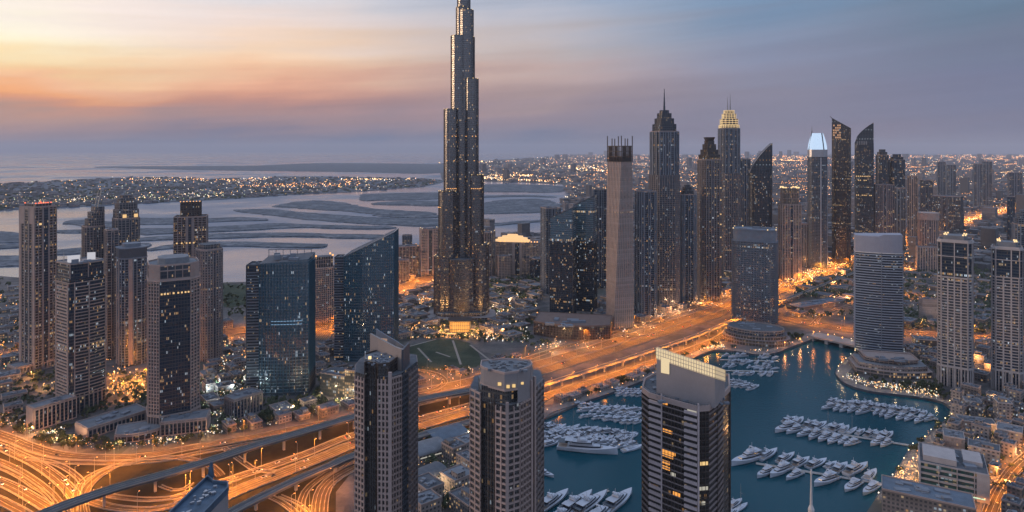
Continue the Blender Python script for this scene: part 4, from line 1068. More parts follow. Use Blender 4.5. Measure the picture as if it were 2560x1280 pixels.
    for i in range(6):
        k0, k1 = 1-.42*(i/6)**1.6, 1-.42*((i+1)/6)**1.6; a = mv(scl(P, k0), t.w*.0, 0); b = mv(scl(P, k1), t.w*.0, 0)
        mb.prism(a, z0+H_*i/6, z0+H_*(i+1)/6, 0, i == 5, False, poly2=b)
    t.add(mb, 'lit_crown', 'crown_white'); mb = MB()
    for dx in (.28,): 
        mb.bar((t.w*dx, -t.d*.52, zc), (t.w*dx*.7, -t.d*.32, z0+H_), 2.4)
    mb.bar((-t.w*.5, -t.d*.3, zc), (-t.w*.3, -t.d*.1, z0+H_+6), 1.6); t.add(mb, 'crown_rib', 'dgrey'); t.mast(-t.w*.3, 0, z0+H_-4, t.z(316), 2)
    plain('tower', 'low dark block at the left foot of the white-crowned tower', 1999, 2024, 560, 668, rect(8, 7), R(8), 'gl_dark2', 'grey', fsp=4)
    t = wedge('tower', 'brown tower with a top slanting down to the right and a bent spike', 2080, 2127, 296, 322, 660, R(0), 'gl_brown', 'bronze', 1.0)
    mb = MB(); mb.bar((-t.w*.42, 0, t.z(300)), (-t.w*.6, 0, t.z(290)), 1.2); mb.bar((-t.w*.42, 0, t.z(310)), (-t.w*.42, 0, t.z(296)), 2.0); t.add(mb, 'spike', 'bronze')
    mb = MB(); 
    for i in range(4):
        for j in range(6):
            if (i*7+j*5) % 4: panel(mb, rect(t.w*.9, t.d+1), 0, .02+i*.12, .10+i*.12, t.z(346-j*6), t.z(342-j*6), .6)
    t.add(mb, 'warm_lit_top', 'amber_soft')
    t = wedge('tower', 'dark tower whose curved top rises to a point on its right', 2137, 2184, 358, 308, 640, R(0), 'gl_dark2', 'dgrey', .55)
    mb = MB()
    for j, x in enumerate((-.36,-.24,-.12,.0,.12)): mb.box(t.w*x, -t.d*.5-.9, t.z(362), t.w*.08, .6, t.z(353)-t.z(362))
    t.add(mb, 'sign_letters', 'proof')
    t.lights([(t.w*f, -t.d*.5-.9, t.z(y)) for y, fs in ((441,(-.4,-.3,-.2,-.1,0,.1,.2,.3)),(451,(-.3,-.2,.0,.1)),(488,(-.4,-.3,-.1,0,.1,.3,.38))) for f in fs], 'lyw', 2.4, 'lit_window_row')
    for lb, x0, x1, tp, bs, gl in (('hazy dark tower with a rounded cap right of the curved-point tower', 2190, 2221, 388, 620, 'gl_far'), ('hazy tower with a flat drum top, right of the rounded cap', 2222, 2262, 400, 620, 'gl_far')):
        t, z = plain('tower', lb, x0, x1, tp, bs, rrect(8, 8, 2, 3), R(10), gl, 'dgrey', fsp=4, n=2); tiers(t, z, ((.8, 10), (.5, 8)), gl, 'dgrey')
    plain('tower', 'broad ribbed grey tower in front of the hazy pair', 2182, 2236, 462, 640, rect(9, 7), R(12), 'gl_far', 'stone2', fsp=3.2, fw=.9)
    t, z = plain('tower', 'lower blue-grey tower carrying small white letters near its roof', 2228, 2264, 470, 632, rect(8, 7), R(4), 'gl_far', 'grey', fsp=3.2)
    mb = MB()
    for j in range(6): mb.box(t.w*(-.32+.12*j), -t.d*.5-.9, t.z(470)-9, t.w*.07, .6, 6)
    t.add(mb, 'sign_letters', 'proof')
    plain('tower', 'dark tower with a pale cap, behind the letter-fronted one', 2268, 2296, 440, 612, rect(8, 7), R(-5), 'gl_far', 'tan', fsp=4)
    plain('tower', 'small dark tower far beyond the long highway, left of the dark cube', 2300, 2332, 450, 585, rect(8, 7), R(6), 'gl_far', 'dgrey', fsp=4)
    plain('office_block', 'wide dark cube-like office block beside the long highway', 2322, 2408, 490, 590, rect(10, 7), R(-8), 'gl_dark2', 'dgrey', fsp=4, fo=.3, n=4)
    for lb, x0, x1, tp, bs in (('far hazy slab behind the dark cube, left one', 2342, 2364, 405, 500), ('far hazy slab behind the dark cube, right one', 2364, 2390, 412, 505), ('far hazy tower pair beyond the lit highway, left half', 2432, 2456, 410, 522), ('far hazy tower pair beyond the lit highway, right half', 2455, 2480, 404, 520), ('far hazy tower with an orange roof light near the right edge', 2518, 2556, 432, 520)):
        plain('tower', lb, x0, x1, tp, bs, rect(8, 7), R(10), 'gl_far', 'grey', fsp=6, litroof='lw' if 'orange' in lb else None, fh=4.5)
    t, z = plain('tower', 'round-capped beige tower with tall ribs and a wide base', 2296, 2346, 548, 660, rrect(9, 9, 3, 4), R(10), 'gl_grey', 'tan', fsp=3.2, fw=1.2, fo=.8)
    mb = MB(); mb.prism(off(t.poly, 2.0), z-1, t.z(531), poly2=off(t.poly, 2.6)); t.add(mb, 'crown_drum', 'tan')
    plain('office_block', 'ribbed lower block at the foot of the round-capped beige tower', 2290, 2346, 618, 682, rect(10, 6), R(8), 'gl_grey', 'tan', fsp=3.2, fw=1.2, cat='building')
    plain('office_block', 'plain pink windowless block with a dark slot, by the banded tower', 2297, 2346, 748, 805, rect(9, 5), R(22), 'twist', 'tan', bandsb=False, finsb=False, cat='building', n=3)
    plain('tower', 'thin dark tower cut by the right edge, above the curved one', 2518, 2537, 492, 640, rect(8, 7), R(5), 'gl_dark', 'dgrey', fsp=4)
    t, z = plain('tower', 'dark curved-top tower cut off by the right edge of the photo', 2530, 2610, 560, 800, rrect(10, 9, 2, 3), R(8), 'gl_dark', 'grey', fsp=5, fw=1.2)
    tiers(t, z, ((.9, 10), (.75, 9), (.5, 6)), 'gl_dark', 'grey')
M['amber_soft'] = lamp('amber_lit_panes', (.95,.5,.26), .5)
row()

# ---- nearer towers on the right
def ribbed():
    t = T('tower', 'rounded ribbed glass office tower standing on a round terraced podium', 1830, 1945, 812, rrect(12, 7.5, 2.2, 5), R(-6)); z = t.z(600)
    t.body(.05, z, 'gl_mid'); t.fins(2, z, 2.6, .6, .9, 'grey')
    p = off(scl(t.poly, .97), 0); mb = MB(); mb.prism(p, z-.2, t.z(572), 0, mt=1); mb.obj('crown', [M['grey'], M['proof']], t.root)
    mb = MB(); bands(mb, p, t.z(572)-1.5, t.z(572)+.5, 5, 1.6, .8); bands(mb, t.poly, z-1, z+.6, 5, 1.2, .7); t.add(mb, 'crown_cornice', 'grey')
    t.top(t.z(572), 'grey', poly=p, n=5, hm=3)
    t.lights([(x*1.01, y*1.01, t.z(572)+.8) for x, y in p[::4]], 'ly', 1.6, 'roof_lights')
    mb = MB(); n = len(t.poly); panel(mb, t.poly, 5, 0, 1, 2, z, .6); t.add(mb, 'dark_flank', 'dgrey')
    q = T('podium_block', 'round terraced podium with golden lights at the head of the basin', 1806, 1974, 868, ell(12, 8, 32), 0, 'building')
    for k, h, g in ((1, 9, 'gl_gold'), (.92, 15, 'gl_brown'), (.84, 21, 'gl_dark')):
        pp = scl(q.poly, k); mb = MB(); mb.prism(pp, .05, h, 0, mt=1); o = mb.obj('terrace', [M[g], M['roof']], q.root)
        f = MB(); fins(f, pp, .1, h, 5, .6, .7); bands(f, pp, 4, h+.3, 4.6, 1.0, .9); f.obj('terrace_frame', M['stone2'], o)
    q.top(21, 'stone2', poly=scl(q.poly, .84), n=8, hm=2)
ribbed()
def striped():
    t = T('tower', 'wide blue-grey tower of close horizontal stripes with a tall blank top wall', 2135, 2256, 895, bow(12, 5.5, .9, 10), R(6)); z = t.z(628)
    t.body(.05, z, 'gl_stripe'); P = t.poly
    mb = MB(); slabs(mb, P, 6, z, 3.7, 1.35, 1.2, range(0, 10), trim=-.2); t.add(mb, 'balcony_bands', 'bandgrey')
    mb = MB(); slabs(mb, P, 6, z, 3.7, 1.35, .7, (10, 11, 12)); t.add(mb, 'side_bands', 'bandgrey')
    mb = MB(); x, y = edge_pt(P, 5, .5, .9); mb.box(x, y, 4, .8, 1.4, z-4); panel(mb, P, 10, 0, .2, 1, z+4, 1.6); panel(mb, P, 10, .8, 1, 1, z+4, 1.4); t.add(mb, 'blade_wall', 'grey')
    mb = MB(); z2 = t.z(585); p = off(P, .3); mb.prism(p, z-.2, 0, 0, True, zts=[z2+(1.5 if x > 0 else -1.5) for x, y in p]); t.add(mb, 'blank_top_wall', 'crowngrey')
    mb = MB(); ringwall(mb, off(P, .7), z-.8, z+.6, 1); t.add(mb, 'cornice', 'white')
    # base: curved terraces
    q = T('podium_block', 'curved podium of white terraces on the rounded point of the quay', 2122, 2330, 948, bow(18, 8, 2.4, 12), R(16), 'building')
    for k, h, g in ((1, 8, 'gl_lit'), (.9, 14, 'low2'), (.7, 20, 'gl_grey')):
        pp = mv(scl(q.poly, k), 0, q.d*(1-k)*.4); mb = MB(); mb.prism(pp, .05, h, 0, mt=1); o = mb.obj('terrace', [M[g], M['proof']], q.root)
        f = MB(); fins(f, pp, .1, h, 6, .6, .7); bands(f, pp, 3.6, h+.3, 4, .9, 1.2); f.obj('terrace_frame', M['stone'], o)
    q.top(20, 'stone', poly=scl(q.poly, .7), n=8, hm=3)
M['gl_stripe'] = glass('blue_grey_shaded_glass', (.010,.022,.04), (.022,.035,.055), 2.2, 3.7, .07, e=2.4, cool=.6)
M['bandgrey'] = solid('blue_grey_balcony', (.30,.335,.40), .6)
M['crowngrey'] = solid('smooth_lilac_grey_wall', (.27,.27,.315), .6, var=.1)
striped()
def gridtower(lb, x0, x1, ytop, yroof, yg, base, rot, cols, name='tower', ed=(0,)):
    t = T(name, lb, x0, x1, base, octo(10, 8, 1.1), rot); z = t.z(yg); P = t.poly; t.body(.05, t.z(yroof), 'gl_dark')
    zr = t.z(yroof); zb = 26
    for i, c in ((0, cols), (1, 1), (7, 1), (2, 4), (6, 4)):
        mb = MB(); slabs(mb, P, zb, z, 3.6, 1.1, .9, (i,))
        for k in range(c+1): panel(mb, P, i, max(0, k/c-.05/c*2.2), min(1, k/c+.05/c*2.2), .2, z, 1.1)
        for k in range(0, c+1, 2 if c > 2 else 1): panel(mb, P, i, max(0, k/c-.04/c*2), min(1, k/c+.04/c*2), z, zr, 1.0)
        t.add(mb, 'window_grid', 'stone3')
    mb = MB(); slabs(mb, P, zb, z, 3.6, 1.4, .7, (3, 4, 5)); fins(mb, P, 2, z, 4, .9, .8, (3, 4, 5)); t.add(mb, 'rear_grid', 'stone3')
    mb = MB(); bands(mb, P, zb-1.4, zb, 5, 1.4, 1.4); bands(mb, P, z, z+1, 5, 1.2, 1.3); bands(mb, P, (z+zr)/2+3, (z+zr)/2+4, 5, 1.1, 1.2); bands(mb, P, zr-2, zr, 5, 2.4, 1.4); t.add(mb, 'cornice', 'stone3')
    mb = MB(); fins(mb, off(P, .2), .1, zb, 3.2, .9, 1.3); t.add(mb, 'base_columns', 'stone3')
    t.top(zr+.3, 'stone3', n=5); q = scl(P, .7, .8); mb = MB(); mb.prism(q, zr, t.z(ytop)); t.add(mb, 'roof_house', 'proof')
    t.lights([(x*.9, y*.9, t.z(ytop)+.3) for x, y in q], 'ly', 1.6, 'roof_lights')
    return t
M['stone3'] = solid('light_grid_stone', (.36,.325,.32), .8)
gridtower('beige window-grid tower with bright parapet, left of the two grid towers', 2345, 2432, 587, 600, 690, 975, R(-4), 4)
gridtower('window-grid tower by the right edge with warm lights on its roof corner', 2480, 2556, 603, 618, 690, 985, R(2), 3)

# ---- three foreground towers
def from_px(name, label, pts, back, cat='skyscraper'):
    """pts: (column, distance) round the visible front, left to right; back: the same for the far side, right to left"""
    w = [Vector(((x-CX)/FP*d, d)) for x, d in pts+back]; c = sum(w, Vector((0,0)))/len(w)
    t = T.__new__(T); t.X, t.Y, t.yaw = c.x, c.y, 0; t.poly = [(p.x-c.x, p.y-c.y) for p in w]; t.root = empty(name, label, cat, (c.x, c.y, 0))
    xs = [p[0] for p in t.poly]; ys = [p[1] for p in t.poly]; t.w = max(xs)-min(xs); t.d = max(ys)-min(ys); t.k = 1; FEET.append((c.x, c.y, max(t.w, t.d)*.7)); return t
def grid(t, i, cols, z0, z1, fh=3.6, hh=1.25, vw=.8, o=.9, mat='stone', name='window_grid', off0=0, colsz=None):
    hh *= .74; vw *= .85; mb = MB(); slabs(mb, t.poly, z0+off0, z1, fh, hh, o*.85, (i,)); a, b = Vector(t.poly[i]), Vector(t.poly[(i+1) % len(t.poly)]); L = (b-a).length
    for k in range(cols+1):
        f = vw/L/2; panel(mb, t.poly, i, max(0, k/cols-f), min(1, k/cols+f), z0, z1, o)
    return t.add(mb, name, mat)
def rail(t, poly, z, mat='steel'):
    mb = MB(); n = len(poly)
    for i in range(n):
        a, b = poly[i], poly[(i+1) % n]; mb.bar((*a, z+1.1), (*b, z+1.1), .12); L = math.dist(a, b); k = max(1, int(L/1.6))
        for j in range(k): x, y = a[0]+(b[0]-a[0])*j/k, a[1]+(b[1]-a[1])*j/k; mb.box(x, y, z, .1, .1, 1.1)
    t.add(mb, 'roof_railing', mat)
def fore1():
    d = 396
    t = from_px('tower', 'brown foreground tower with a tall curved fin wall on its roof',
        [(889,d+6),(912,d+1),(917,d+2.5),(940,d+.5),(945,d-2),(974,d-3),(1002,d+3),(1020,d+12),(1042,d+26)], [(1040,d+40),(985,d+46),(905,d+34),(890,d+20)])
    P = t.poly; z = zt(938, d); zl = zt(918, d); t.body(.05, z, 'gl_fore', roof='roof')
    grid(t, 0, 3, 5, z-2, hh=1.5, vw=.9, mat='stone_f')
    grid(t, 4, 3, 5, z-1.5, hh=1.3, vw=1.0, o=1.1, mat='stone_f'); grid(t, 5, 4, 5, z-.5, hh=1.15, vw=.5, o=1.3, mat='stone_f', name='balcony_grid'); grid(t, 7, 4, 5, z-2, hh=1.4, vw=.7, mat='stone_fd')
    mb = MB(); fins(mb, P, 3, z+5, 1.7, .3, .4, (1, 2, 3)); slabs(mb, P, 8, z, 3.6, .3, .25, (1, 2, 3)); t.add(mb, 'dark_glass_mullions', 'bronze')
    mb = MB(); fins(mb, P, 3, z, 2.2, .3, .4, (6,)); slabs(mb, P, 8, z, 3.6, .8, .5, (6,)); t.add(mb, 'blue_glass_mullions', 'dgrey')
    mb = MB(); x, y = P[5]; mb.box(x+.4, y-.6, 3, 2.0, 1.8, z); t.add(mb, 'corner_pilaster', 'stone_f')
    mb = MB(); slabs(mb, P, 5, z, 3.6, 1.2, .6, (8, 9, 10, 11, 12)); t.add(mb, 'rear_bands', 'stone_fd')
    # drum with roof terrace
    q = [P[1], P[2], P[3], P[4], (P[5][0]-1, P[5][1]+2.5), (P[6][0]-3, P[6][1]+9), (0, 18), (P[0][0]+3, P[0][1]+12)]; q = [(a, b) for a, b in q]
    mb = MB(); mb.prism(q, z-.2, zl+2, 0, mt=1); o = mb.obj('roof_drum', [M['gl_fore'], M['proof']], t.root)
    mb = MB(); ringwall(mb, off(q, .3), zl+1.2, zl+3, .6); fins(mb, q, z, zl+2, 2, .3, .35); mb.obj('drum_frame', M['bronze'], o)
    rail(t, off(q, -.4), zl+3)
    pl = MB(); plant(pl, scl(q, 1.1), zl+2, 50, 0, 1.5, random.Random(5), (.02, .07)); t.add(pl, 'roof_plant', 'grey')
    t.lights([(-6.5, -10, zl+3.5)], 'ly', 1.6, 'bright_roof_lamp'); t.lights([(random.Random(i).uniform(-4, 6), random.Random(i+50).uniform(-9, 2), zl+2.6) for i in range(9)], 'ly', .4, 'roof_lamps')
    # fin wall: tall curved screen
    fm = MB(); c = Vector((t.X, t.Y)); pts = [(925,424,834),(945,420,845),(966,414,856),(986,408,867),(1006,403,874)]; th = 1.2
    L = []
    for x, dd, yy in pts: L.append((Vector(((x-CX)/FP*dd-t.X, dd-t.Y)), zt(yy, dd)))
    k = len(fm.v)
    for p, h in L:
        fm.v += [(p.x, p.y, z-1), (p.x, p.y, h), (p.x+.7, p.y+th, h), (p.x+.7, p.y+th, z-1)]
    for i in range(len(L)-1):
        a = k+4*i; b = a+4; fm.face((a, b, b+1, a+1)); fm.face((a+1, b+1, b+2, a+2)); fm.face((a+2, b+2, b+3, a+3))
    fm.face((k, k+1, k+2, k+3)); e = k+4*(len(L)-1); fm.face((e+3, e+2, e+1, e)); t.add(fm, 'fin_wall', 'stone_f2')
    # return wall on the right and rear fin
    mb = MB(); a = L[-1][0]; b = Vector(((1022-CX)/FP*418-t.X, 418-t.Y)); mb.bar((a.x, a.y, (z+L[-1][1])/2-1), (b.x, b.y, (z+L[-1][1])/2-1), 1.2, L[-1][1]-z+2); t.add(mb, 'fin_return', 'dgrey')
    fm = MB(); pts = [(940,432,822),(965,430,838),(990,428,852),(1012,424,868)]; k = 0
    for x, dd, yy in pts:
        p = Vector(((x-CX)/FP*dd-t.X, dd-t.Y)); h = zt(yy, dd); fm.v += [(p.x, p.y, z-1), (p.x, p.y, h), (p.x, p.y+1, h), (p.x, p.y+1, z-1)]
    for i in range(3):
        a = 4*i; b = a+4; fm.face((a, b, b+1, a+1)); fm.face((a+1, b+1, b+2, a+2)); fm.face((a+2, b+2, b+3, a+3))
    t.add(fm, 'rear_fin', 'grey')
    mb = MB(); mb.box(-2.6, 10.5, z+8, 6, .4, 7, R(-18)); t.add(mb, 'lit_fin_patch', 'screen_dim')
def fore2():
    d = 372
    t = from_px('tower', 'middle foreground tower with a rounded grey crown over a beige window grid',
        [(1177,d+14),(1203,d+6),(1208,d+7),(1237,d+2),(1240,d),(1268,d-4),(1298,d),(1325,d+9),(1333,d+15),(1357,d+32)], [(1352,d+56),(1240,d+62),(1186,d+44),(1177,d+28)])
    P = t.poly; z = zt(1012, d); t.body(.05, z+1, 'gl_fore', roof='roof')
    grid(t, 0, 2, 5, z+5, hh=1.5, vw=1.0, mat='stone_f'); grid(t, 4, 2, 5, z, hh=1.4, vw=1.0, o=1.0, mat='stone_f'); grid(t, 5, 2, 5, z, hh=1.3, vw=.7, o=1.1, mat='stone_f'); grid(t, 6, 4, 5, z+1, hh=1.2, vw=.4, o=1.2, mat='stone_f', name='balcony_grid')
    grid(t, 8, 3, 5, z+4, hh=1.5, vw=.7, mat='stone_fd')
    mb = MB(); x, y = P[5]; mb.box(x, y-.5, 3, 1.8, 1.8, z); t.add(mb, 'corner_pilaster', 'stone_f')
    mb = MB(); fins(mb, P, 3, z+4, 1.9, .3, .4, (1, 2, 3)); slabs(mb, P, 8, z, 3.6, .3, .25, (1, 2, 3)); t.add(mb, 'dark_glass_mullions', 'bronze')
    mb = MB()
    for f in (0, 1): a, b = edge_pt(P, 7, f, .8); mb.box(a, b, 3, 1.3, 1.6, z+8, R(40))
    t.add(mb, 'paired_pilasters', 'stone_f')
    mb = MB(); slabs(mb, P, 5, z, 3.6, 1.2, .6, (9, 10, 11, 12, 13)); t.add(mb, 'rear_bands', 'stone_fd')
    # crown: dark recessed glass drum, then a smooth grey collar that is cut away at the front
    q = [P[1], P[3], (P[5][0], P[5][1]+3), P[7], (P[8][0]-1, P[8][1]+8), (0, P[3][1]+26), (P[0][0]+4, P[3][1]+20)]
    z1, z2 = zt(972, d), zt(935, d)
    mb = MB(); mb.prism(q, z, z1, 0, mt=1); mb.obj('crown_glazing', [M['gl_fore'], M['proof']], t.root)
    Q = [(P[1][0]-.6, P[1][1]+4), (P[1][0]+1.5, P[1][1]+.2), (P[3][0], P[3][1]-.8), (P[5][0]-1.5, P[5][1]+1.2), (P[6][0]-1, P[6][1]-.2), (P[7][0], P[7][1]-.4), (P[8][0]-.6, P[8][1]-1), (P[8][0]-1.5, P[3][1]+17), (P[8][0]-10, P[3][1]+20), (0, P[3][1]+20.5), (P[0][0]+6, P[3][1]+17)]
    zt_ = [z2+(1.2 if k in (2, 3, 4) else 0) for k in range(len(Q))]
    mb = MB(); mb.prism(Q, z1, z2+1, 0, mt=1); mb.obj('crown_collar', [M['crowngrey2'], M['proof']], t.root)
    mb = MB(); ringwall(mb, off(Q, .25), z1-.6, z1+.5, .8); ringwall(mb, off(Q, .2), z2+.6, z2+1.9, .6); t.add(mb, 'crown_cornice', 'stone_f')
    mb = MB(); panel(mb, Q, 4, .0, 1.0, z, z2+1, .3); panel(mb, Q, 5, .0, 1.0, z, z2+1, .4); t.add(mb, 'crown_side_wall', 'crowngrey2')
    mb = MB(); k = 0
    for f in (.25, .7):
        a, b = edge_pt(Q, 3, f, .5); mb.box(a, b, z1+1.4, 1.8, .8, 1.6)
    a, b = edge_pt(Q, 2, .55, .5); mb.box(a, b, z1+2.4, 2.0, .8, 1.6); a, b = edge_pt(Q, 4, .3, .5); mb.box(a, b, z1+1.8, 2.0, .8, 1.2); t.add(mb, 'crown_lamps', 'wa')
    pl = MB(); plant(pl, scl(Q, 1.2), z2+1, 60, 0, 1.7, random.Random(8), (.02, .07)); t.add(pl, 'roof_plant', 'proof')
def fore3():
    d = 383
    t = from_px('tower', 'right foreground tower with a slanted rooftop screen lit pale gold',
        [(1606,d+22),(1624,d+13),(1655,d+7),(1712,d-3),(1745,d-8),(1772,d-7),(1792,d+2),(1806,d+12),(1824,d+24)], [(1822,d+46),(1740,d+54),(1640,d+50),(1612,d+38)])
    P = t.poly; z = zt(1008, d); t.body(.05, z, 'gl_fore3', roof='roof')
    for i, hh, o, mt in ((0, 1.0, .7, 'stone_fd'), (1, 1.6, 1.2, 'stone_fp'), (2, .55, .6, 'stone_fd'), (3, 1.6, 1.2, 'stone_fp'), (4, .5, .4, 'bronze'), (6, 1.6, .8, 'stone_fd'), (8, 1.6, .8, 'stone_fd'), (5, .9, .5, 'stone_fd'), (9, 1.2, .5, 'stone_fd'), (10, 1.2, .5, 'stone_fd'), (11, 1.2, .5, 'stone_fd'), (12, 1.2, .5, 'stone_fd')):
        mb = MB(); slabs(mb, P, 5, z-2, 3.6, hh, o, (i,)); t.add(mb, 'floor_band_slabs', mt)  # floor bands, a separate slab for every storey
    mb = MB(); fins(mb, P, 3, z, 2.0, .3, .45, (0, 2, 4)); fins(mb, P, 3, z, 1.8, .35, .7, (6, 8)); t.add(mb, 'mullions', 'bronze')
    mb = MB(); a, b = edge_pt(P, 4, 0, .5); mb.box(a, b, 3, .9, 1.2, z, 0); a, b = edge_pt(P, 2, 0, .6); mb.box(a, b, 3, .7, .9, z, 0); t.add(mb, 'facade_piers', 'stone_fp')
    mb = MB(); ringwall(mb, off(P, .5), z-1.6, z+1.4, 1.0); t.add(mb, 'parapet', 'stone_f'); rail(t, off(P, .1), z+1.4)
    # rows of lit windows seen in the photo
    def win(nm, mat, i, f0, f1, py):
        mb = MB(); panel(mb, P, i, f0, f1, zt(py, d)-1.0, zt(py, d)+.9, .35); t.add(mb, nm, mat)
    for i, f0, f1, py, mt in ((1,.1,.8,1010,'wa'),(2,.0,.25,1016,'wo'),(3,.2,.9,1014,'wc'),(4,.2,.6,1010,'wa'),(2,.05,.45,1086,'wo'),(2,.03,.6,1138,'wo'),(4,.2,.9,1143,'wa'),(2,.03,.5,1148,'wo'),(2,.03,.35,1166,'wo'),(2,.03,.35,1180,'wo'),(2,.4,.6,1190,'wc'),(4,.1,.9,1204,'wc'),(2,.5,.8,1236,'wo'),(4,.3,.7,1240,'wc')):
        win('lit_window', mt, i, f0, f1, py)
    # roof block with slanted lit screen
    A, B_, C, D_ = ((1641,d+13),(1787,d-7.2),(1812,d+8),(1676,d+32))
    q = [((x-CX)/FP*dd-t.X, dd-t.Y) for x, dd in (A, B_, C, D_)]
    zts = [zt(868, A[1]), zt(915, B_[1]), zt(925, C[1]), zt(880, D_[1])]
    zlow = [h-6.5 for h in zts]; mb = MB(); mb.prism(q, z-.2, 0, 0, zts=zlow); t.add(mb, 'roof_block', 'crowngrey2')
    mb = MB(); qo = off(q, .25); k = len(mb.v)
    mb.prism(off(q, .1), lambda x, y: z, 0, 0, zts=[h-.3 for h in zts]) if False else None
    n = 4; b = 0
    for i in range(4): mb.v.append((qo[i][0], qo[i][1], zlow[i]-.4))
    for i in range(4): mb.v.append((qo[i][0], qo[i][1], zts[i]))
    qi = off(q, -.5)
    for i in range(4): mb.v.append((qi[i][0], qi[i][1], zts[i]))
    for i in range(4): mb.v.append((qi[i][0], qi[i][1], zlow[i]-.4))
    for i in range(4):
        j = (i+1) % 4; mb.face((i, j, 4+j, 4+i)); mb.face((4+i, 4+j, 8+j, 8+i)); mb.face((8+i, 8+j, 12+j, 12+i))
    t.add(mb, 'lit_screen', 'screen')
    mb = MB()
    for i in range(4):
        j = (i+1) % 4; L = math.dist(qo[i], qo[j]); kk = int(L/1.5)
        for a in range(kk+1):
            f = a/kk; x, y = qo[i][0]+(qo[j][0]-qo[i][0])*f, qo[i][1]+(qo[j][1]-qo[i][1])*f; h0 = zlow[i]+(zlow[j]-zlow[i])*f; h1 = zts[i]+(zts[j]-zts[i])*f; mb.box(x, y, h0-.4, .22, .3, h1-h0+.6)
        for g in (0, .33, .66, 1): mb.bar((*qo[i], zlow[i]+(zts[i]-zlow[i])*g), (*qo[j], zlow[j]+(zts[j]-zlow[j])*g), .25)
    t.add(mb, 'screen_frame', 'stone_f')
    mb = MB(); a, b = edge_pt(q, 0, .16, .35); mb.box(a, b, zlow[0]-8, 5, .5, 9, math.atan2(q[1][1]-q[0][1], q[1][0]-q[0][0])); t.add(mb, 'lit_screen_patch', 'screen')
    pl = MB(); plant(pl, scl(P, 1.12), z, 80, 0, 1.5, random.Random(4), (.015, .05)); t.add(pl, 'roof_plant', 'grey')
M['stone_f'] = solid('brown_pink_stone', (.36,.275,.25), .8); M['stone_fd'] = solid('shaded_brown_stone', (.19,.155,.15), .8); M['stone_fp'] = solid('pale_pink_band', (.47,.39,.385), .75); M['stone_f2'] = solid('smooth_taupe_wall', (.27,.23,.215), .6, var=.12)  # darker stone copy for sides and backs has shade put into its colour
M['crowngrey2'] = solid('smooth_grey_crown', (.24,.22,.225), .55, var=.15)
M['gl_fore'] = glass('brown_dark_glass', (.010,.014,.022), (.024,.024,.028), 1.5, 3.6, .06, e=1.8, ior=2.0, cool=.15, rows=.0); M['gl_fore3'] = glass('black_brown_glass', (.012,.010,.012), (.03,.021,.019), 1.7, 3.6, .06, e=1.6, cool=.1, rows=.0)
M['wa'] = lamp('amber_window', (1,.66,.26), .8); M['wo'] = lamp('orange_window', (1,.40,.07), .9); M['wc'] = lamp('pale_window', (.85,.80,.66), .45)
M['screen_dim'] = lamp('dim_lit_panel', (.9,.55,.38), .35)
fore1(); fore2(); fore3()
def fore4():
    zr = 148.0; pts = [(519,1186),(536,1200),(571,1203),(571,1216),(498,1292),(470,1330),(380,1330),(404,1296)]
    w = [W(x, y, zr) for x, y in pts]; c = sum(w, Vector())/len(w)
    root = empty('pointed_roof_tower', 'blue-grey pointed rooftop with a horn at its tip, bottom left', 'skyscraper', (c.x, c.y, 0))
    P = [(p.x-c.x, p.y-c.y) for p in w][::-1]
    # make counter-clockwise
    ar = sum(P[i][0]*P[(i+1) % len(P)][1]-P[(i+1) % len(P)][0]*P[i][1] for i in range(len(P)))
    if ar < 0: P = P[::-1]
    mb = MB(); mb.prism(P, .05, zr-1.6, 0, mt=1); mb.obj('glazing', [M['crowngrey2'], M['navyroof']], root)
    mb = MB(); ringwall(mb, off(P, .1), zr-3, zr, .7); mb.obj('parapet', M['bluesteel2'], root)
    f = MB(); tip = W(524, 1184, zr)-c; h = W(528, 1174, zr).y
    zt2 = zr+5.5; f.prism(mv(rect(2.4, 2.0), tip.x+.6, tip.y), zr-2, zt2, poly2=mv(rect(1.0, .8), tip.x+.8, tip.y)); f.obj('horn', M['bluesteel2'], root)
    pl = MB(); rr = random.Random(2)
    for i in range(34):
        a, b = rr.random(), rr.random(); q = W(545-110*a+rr.uniform(-12, 12), 1215+80*a+rr.uniform(-4, 10), zr-1.6)-c; pl.box(q.x, q.y, zr-1.7, rr.uniform(.4, 1.6), rr.uniform(.4, 1.6), rr.uniform(.3, 1.5), .7)
    pl.obj('roof_plant', M['steel'], root); FEET.append((c.x, c.y, 24))
M['bluesteel2'] = solid('weathered_blue_steel', (.06,.10,.15), .5, .2, var=.5, scale=.3)
fore4()
